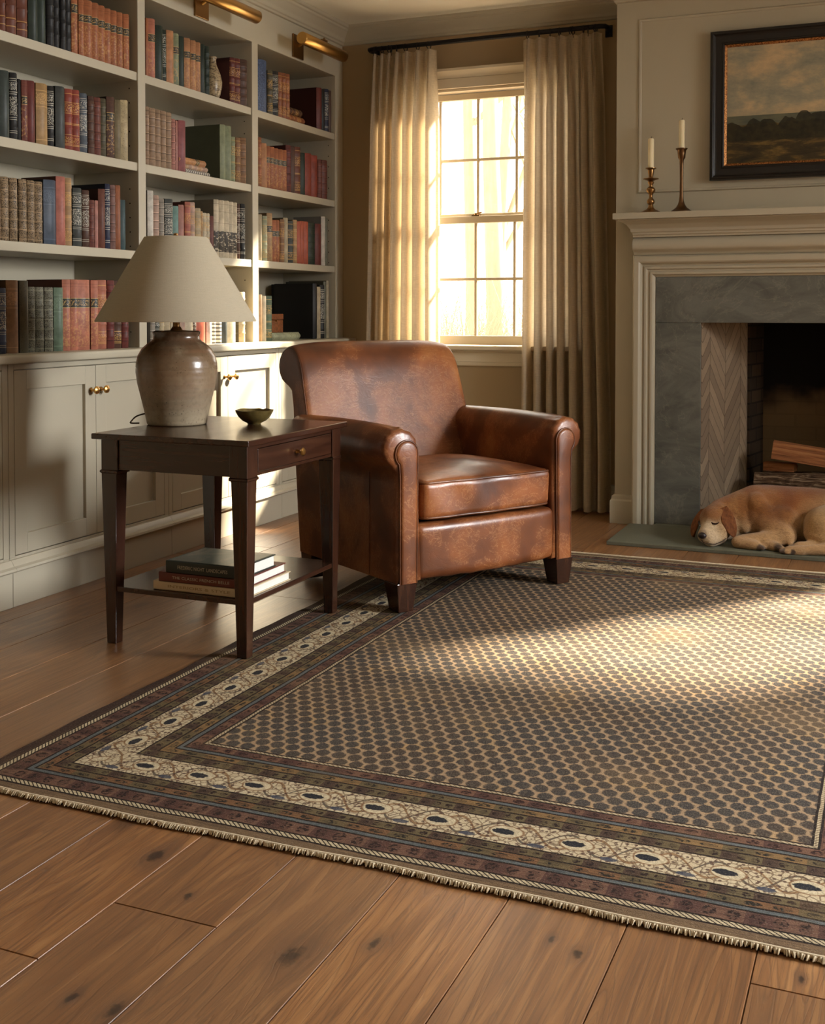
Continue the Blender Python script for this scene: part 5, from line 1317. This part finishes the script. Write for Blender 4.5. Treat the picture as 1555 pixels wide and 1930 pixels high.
# skull, cheeks, muzzle resting on the stone
capsule(m, P(-0.745, 5.285, 0.128), P(-0.765, 5.262, 0.118), 0.070, 0.066, 24, 8)
capsule(m, P(-0.760, 5.240, 0.085), P(-0.735, 5.235, 0.078), 0.050, 0.048, 20, 7)
capsule(m, P(-0.772, 5.232, 0.092), P(-0.792, 5.168, 0.060), 0.044, 0.033, 20, 7)
capsule(m, P(-0.738, 5.220, 0.052), P(-0.768, 5.166, 0.042), 0.036, 0.030, 18, 6)  # lips
capsule(m, P(-0.790, 5.255, 0.136), P(-0.750, 5.235, 0.131), 0.022, 0.022, 14, 5)  # brow
# near foreleg: upper arm, forearm folded forward, paw curled back
capsule(m, P(-0.545, 5.290, 0.115), P(-0.455, 5.245, 0.070), 0.062, 0.044, 20, 7)
capsule(m, P(-0.455, 5.242, 0.066), P(-0.630, 5.195, 0.048), 0.040, 0.027, 18, 6)
capsule(m, P(-0.630, 5.192, 0.046), P(-0.655, 5.180, 0.042), 0.028, 0.026, 16, 6)
capsule(m, P(-0.655, 5.176, 0.040), P(-0.575, 5.160, 0.036), 0.026, 0.022, 16, 6)
for k in range(4):
    capsule(m, P(-0.580, 5.152+0.011*k, 0.030+0.002*k), P(-0.548+0.004*abs(k-1.5), 5.146+0.012*k, 0.027), 0.011, 0.010, 12, 4)
# second forepaw peeping out beyond
capsule(m, P(-0.50, 5.235, 0.048), P(-0.53, 5.190, 0.036), 0.030, 0.024, 16, 5)
capsule(m, P(-0.53, 5.190, 0.036), P(-0.485, 5.172, 0.033), 0.024, 0.021, 16, 5)
for k in range(3): capsule(m, P(-0.490, 5.166+0.012*k, 0.030), P(-0.462, 5.162+0.013*k, 0.028), 0.0105, 0.0095, 12, 4)
# near hind leg: big pale thigh, shank, long foot lying forwards
capsule(m, P(-0.18, 5.33, 0.135), P(-0.300, 5.270, 0.118), 0.112, 0.090, 28, 9)
capsule(m, P(-0.330, 5.245, 0.095), P(-0.250, 5.195, 0.055), 0.058, 0.036, 20, 7)
capsule(m, P(-0.29, 5.235, 0.085), P(-0.240, 5.185, 0.052), 0.050, 0.034, 18, 6)
capsule(m, P(-0.225, 5.175, 0.045), P(-0.385, 5.140, 0.034), 0.031, 0.021, 18, 6)
capsule(m, P(-0.385, 5.138, 0.033), P(-0.435, 5.132, 0.031), 0.024, 0.022, 16, 6)
for k in range(4): capsule(m, P(-0.435, 5.114+0.011*k, 0.028), P(-0.468, 5.110+0.012*k, 0.026), 0.0105, 0.0095, 12, 4)
# far hind foot behind it
capsule(m, P(-0.28, 5.215, 0.045), P(-0.400, 5.185, 0.042), 0.028, 0.021, 16, 6)
for k in range(4): capsule(m, P(-0.400, 5.170+0.011*k, 0.040), P(-0.436, 5.166+0.012*k, 0.036), 0.011, 0.0095, 12, 4)
# elbow fold and shoulder blade under the skin
capsule(m, P(-0.59, 5.315, 0.195), P(-0.50, 5.275, 0.105), 0.052, 0.046, 18, 6)
capsule(m, P(-0.655, 5.315, 0.165), P(-0.635, 5.275, 0.095), 0.042, 0.036, 18, 6)   # loose skin of the neck
# tail
tl = smooth([P(0.14, 5.40, 0.09), P(0.20, 5.34, 0.045), P(0.16, 5.24, 0.035), P(0.04, 5.19, 0.032)], 5)
m.tube(tl, [0.036-0.024*i/(len(tl)-1) for i in range(len(tl))], 12)
def fur():
    M = Mat('golden_fur', 0.8, 0.15); co = M.coords(); x, y, z = M.xyz()
    st = M.noise(M.scale(co, (34, 110, 70)), 2.0, 5, 0.7, 1.2); b = M.noise(co, 7, 4, 0.55, 0.6)
    c = M.ramp(b, [(0.3, sl(112,68,34)), (0.5, sl(148,98,52)), (0.68, sl(178,130,80))])
    # paler legs and underside, cream muzzle, rusty neck: the dog's own markings
    low = z.ss(0.150, 0.055)*(1.0-y.ss(-0.02, 0.06)); c = M.mix(low*0.62, c, sl(212,176,128))
    def spot(cx, cy_, cz, rx): 
        d = ((x-cx).pow(2.0)+(y-cy_).pow(2.0)+(z-cz).pow(2.0)).m('SQRT'); return 1.0-(d+(b-0.5)*0.03).ss(rx*0.55, rx)
    c = M.mix(spot(-0.335, -0.150, 0.045, 0.085)*0.85, c, sl(212,190,156))
    c = M.mix(spot(-0.25, -0.10, 0.06, 0.08)*0.5, c, sl(206,176,134))
    c = M.mix(spot(-0.29, -0.02, 0.17, 0.07)*0.5, c, sl(160,98,50))
    c = M.mix(spot(0.17, -0.06, 0.13, 0.17)*0.7, c, sl(200,166,118))
    # dark paw pads
    for (px_, py_, pz_, r_) in ((-0.100, -0.184, 0.010, 0.026), (-0.030, -0.165, 0.014, 0.026), (0.000, -0.160, 0.012, 0.020), (-0.012, -0.215, 0.010, 0.018), (0.022, -0.160, 0.024, 0.022), (0.03, -0.210, 0.012, 0.014)):
        c = M.mix(spot(px_, py_, pz_, r_)*0.9, c, sl(52,42,38))
    c = M.mix(st.ss(0.35, 0.7)*0.45, c, sl(82,48,26)); c = M.mix(spot(-0.12, 0.03, 0.24, 0.12)*0.5, c, sl(128,70,34)); c = M.mix(spot(0.05, 0.02, 0.22, 0.12)*0.45, c, sl(132,74,36)); c = M.mix(spot(-0.31, -0.11, 0.125, 0.035)*0.5, c, sl(150,104,66)); c = M.mix(spot(-0.355, -0.195, 0.055, 0.032)*0.5, c, sl(96,74,58)); M.color(c); M.bump(st+M.noise(co, 260, 2)*0.7, 0.6, 0.006)
    M.b.inputs['Sheen Weight'].default_value = 0.25; M.b.inputs['Sheen Roughness'].default_value = 0.5; return M.m
FUR = fur()
body = organic('body', m, 0.0062, 9, FUR, dog)
# ears
def ear(pts, name='ear'):
    e = MB()
    for i in range(len(pts)-1):
        (p, w, t), (q, w2, t2) = pts[i], pts[i+1]
        capsule(e, P(*p), P(*q), w, w2, 16, 5, (1, 1))
    return e
def flap(root, tip, wdir, w, t, name):
    """ear leather: a rounded leaf from root to tip, width along wdir"""
    root, tip, wdir = Vector(P(*root)), Vector(P(*tip)), Vector(wdir).normalized(); d = tip-root; nrm = d.cross(wdir).normalized()
    rings = []; N = 16
    for i in range(N+1):
        u_ = i/N; ww = w*(0.55+0.75*math.sin(math.pi*min(1, u_*0.85+0.12)))*math.sqrt(max(0.0, 1-max(0, (u_-0.72)/0.28)**2)) ; ww = max(ww, 0.002)
        c = root+d*u_+nrm*0.012*math.sin(math.pi*u_)
        ring = []
        for j in range(16):
            a_ = 2*math.pi*j/16; ring.append(c+wdir*ww*math.cos(a_)+nrm*(t*math.sin(a_)+0.006*math.cos(a_)**2))
        rings.append(ring)
    return MB().loft(rings)
EARM = Mat('rusty_ear_fur', 0.75, 0.2); _c = EARM.coords(); _n = EARM.noise(EARM.scale(_c, (60, 60, 25)), 2.0, 4); EARM.color(EARM.ramp(_n, [(0.25, sl(84,48,26)), (0.6, sl(122,74,40)), (0.85, sl(150,98,56))])); EARM.bump(_n, 0.3, 0.003); EARM = EARM.m
e1 = flap((-0.728, 5.246, 0.176), (-0.672, 5.214, 0.052), (0.80, 0.40, 0.34), 0.023, 0.007, 'ear').build('ear', EARM, dog, angle=80)
e2 = flap((-0.812, 5.280, 0.158), (-0.856, 5.256, 0.034), (0.70, -0.6, 0.3), 0.021, 0.007, 'ear').build('ear', EARM, dog, angle=80)
for e in (e1, e2): e['label'] = 'rust-brown ear'
NOSE = Mat('dog_nose', 0.4, 0.5, base=sl(36, 26, 26)).m
n_ = MB(); n_.sphere(P(-0.799, 5.138, 0.066), 0.0165, 16, 10, (1.15, 0.8, 0.85)); n_.build('nose', NOSE, dog, angle=80)
EYE = Mat('eyelid_line', 0.6, 0.3, base=sl(48, 28, 20)).m
MB().tube([P(-0.772, 5.199, 0.119), P(-0.762, 5.190, 0.112), P(-0.748, 5.188, 0.112), P(-0.734, 5.192, 0.119)], [0.002, 0.0042, 0.004, 0.0015], 8).build('closed_eye', EYE, dog, angle=80)
MB().tube([P(-0.828, 5.222, 0.113), P(-0.827, 5.208, 0.106), P(-0.819, 5.197, 0.105)], [0.002, 0.0036, 0.0015], 8).build('closed_eye', EYE, dog, angle=80)
MB().tube([P(-0.800, 5.132, 0.048), P(-0.793, 5.131, 0.038), P(-0.772, 5.133, 0.032), P(-0.745, 5.150, 0.030), P(-0.716, 5.178, 0.040), P(-0.704, 5.192, 0.052)], 0.0017, 6).build('mouth_line', EYE, dog, angle=80)
# ================================================================== OUTSIDE
SOIL = Mat('leaf_litter', 0.95, 0.1); _c = SOIL.coords(); SOIL.color(SOIL.mix(SOIL.noise(_c, 3, 5), sl(146,144,134), sl(172,168,158))); SOIL = SOIL.m
struct(MB().box(-40, 30, 6.35, 70, -0.7, -0.55).build('ground', SOIL, flat=True))
TB = Mat('pale_bark', 0.9, 0.1); _c = TB.coords(); TB.color(TB.mix(TB.noise(TB.scale(_c, (8, 8, 2)), 2, 4), sl(146,128,104), sl(180,164,138))); TB = TB.m
def tree(x, y, h, r, seed, lab, lean=0.0):
    rr = random.Random(seed); m = MB()
    def branch(p, d, L, r_, lev):
        pts = [p]; n = 5; dd = d.copy()
        for i in range(n):
            dd = (dd+Vector((rr.uniform(-.16, .16), rr.uniform(-.12, .12), rr.uniform(-.03, .12)))*(1 if lev else 0.35)).normalized(); pts.append(pts[-1]+dd*L/n)
        m.tube(pts, [r_*(1-0.6*i/n) for i in range(n+1)], 7 if lev < 2 else 4, False)
        if lev < 3:
            for k in range((9, 5, 4)[lev]):
                t = rr.uniform(0.25, 1.0); q = pts[min(n-1, int(t*n))].lerp(pts[min(n, int(t*n)+1)], t*n-int(t*n))
                a_ = rr.uniform(0, 6.28); nd = (dd*0.6+Vector((math.cos(a_), math.sin(a_)*0.6, rr.uniform(0.1, 0.9)))).normalized()
                branch(q, nd, L*rr.uniform(.32, .5), r_*(1-0.6*t)*0.5, lev+1)
    branch(Vector((0, 0, 0)), Vector((lean, 0, 1)).normalized(), h, r, 0)
    o = m.build('bare_tree', TB, None, (x, y, -0.55), angle=80); tag(o, lab, 'tree', 'bare trees outside the window'); return o
tree(-4.62, 13.6, 9, 0.14, 1, 'thick bare tree trunk behind the middle window panes', 0.02)
tree(-6.0, 16.5, 10, 0.13, 2, 'slim leaning bare tree behind the left window panes', -0.06)
tree(-5.35, 15.3, 9, 0.10, 6, 'thin bare tree between the other two, behind the window', 0.05)
def brush():
    rr = random.Random(9); m = MB()
    for k in range(900):
        y = rr.uniform(10.5, 15); x = y*rr.uniform(-0.46, -0.26); p = Vector((x, y, -0.55)); d = Vector((rr.uniform(-.5, .5), rr.uniform(-.3, .3), 1)).normalized()
        pts = [p]
        for i in range(4): d = (d+Vector((rr.uniform(-.4, .4), rr.uniform(-.3, .3), rr.uniform(-.2, .2)))).normalized(); pts.append(pts[-1]+d*rr.uniform(.25, .6))
        m.tube(pts, [0.009, 0.008, 0.006, 0.004, 0.002], 4, False)
    o = m.build('twiggy_undergrowth', TB, None, angle=80); tag(o, 'tangled leafless undergrowth behind the lower window panes', 'undergrowth', kind='stuff')
brush()
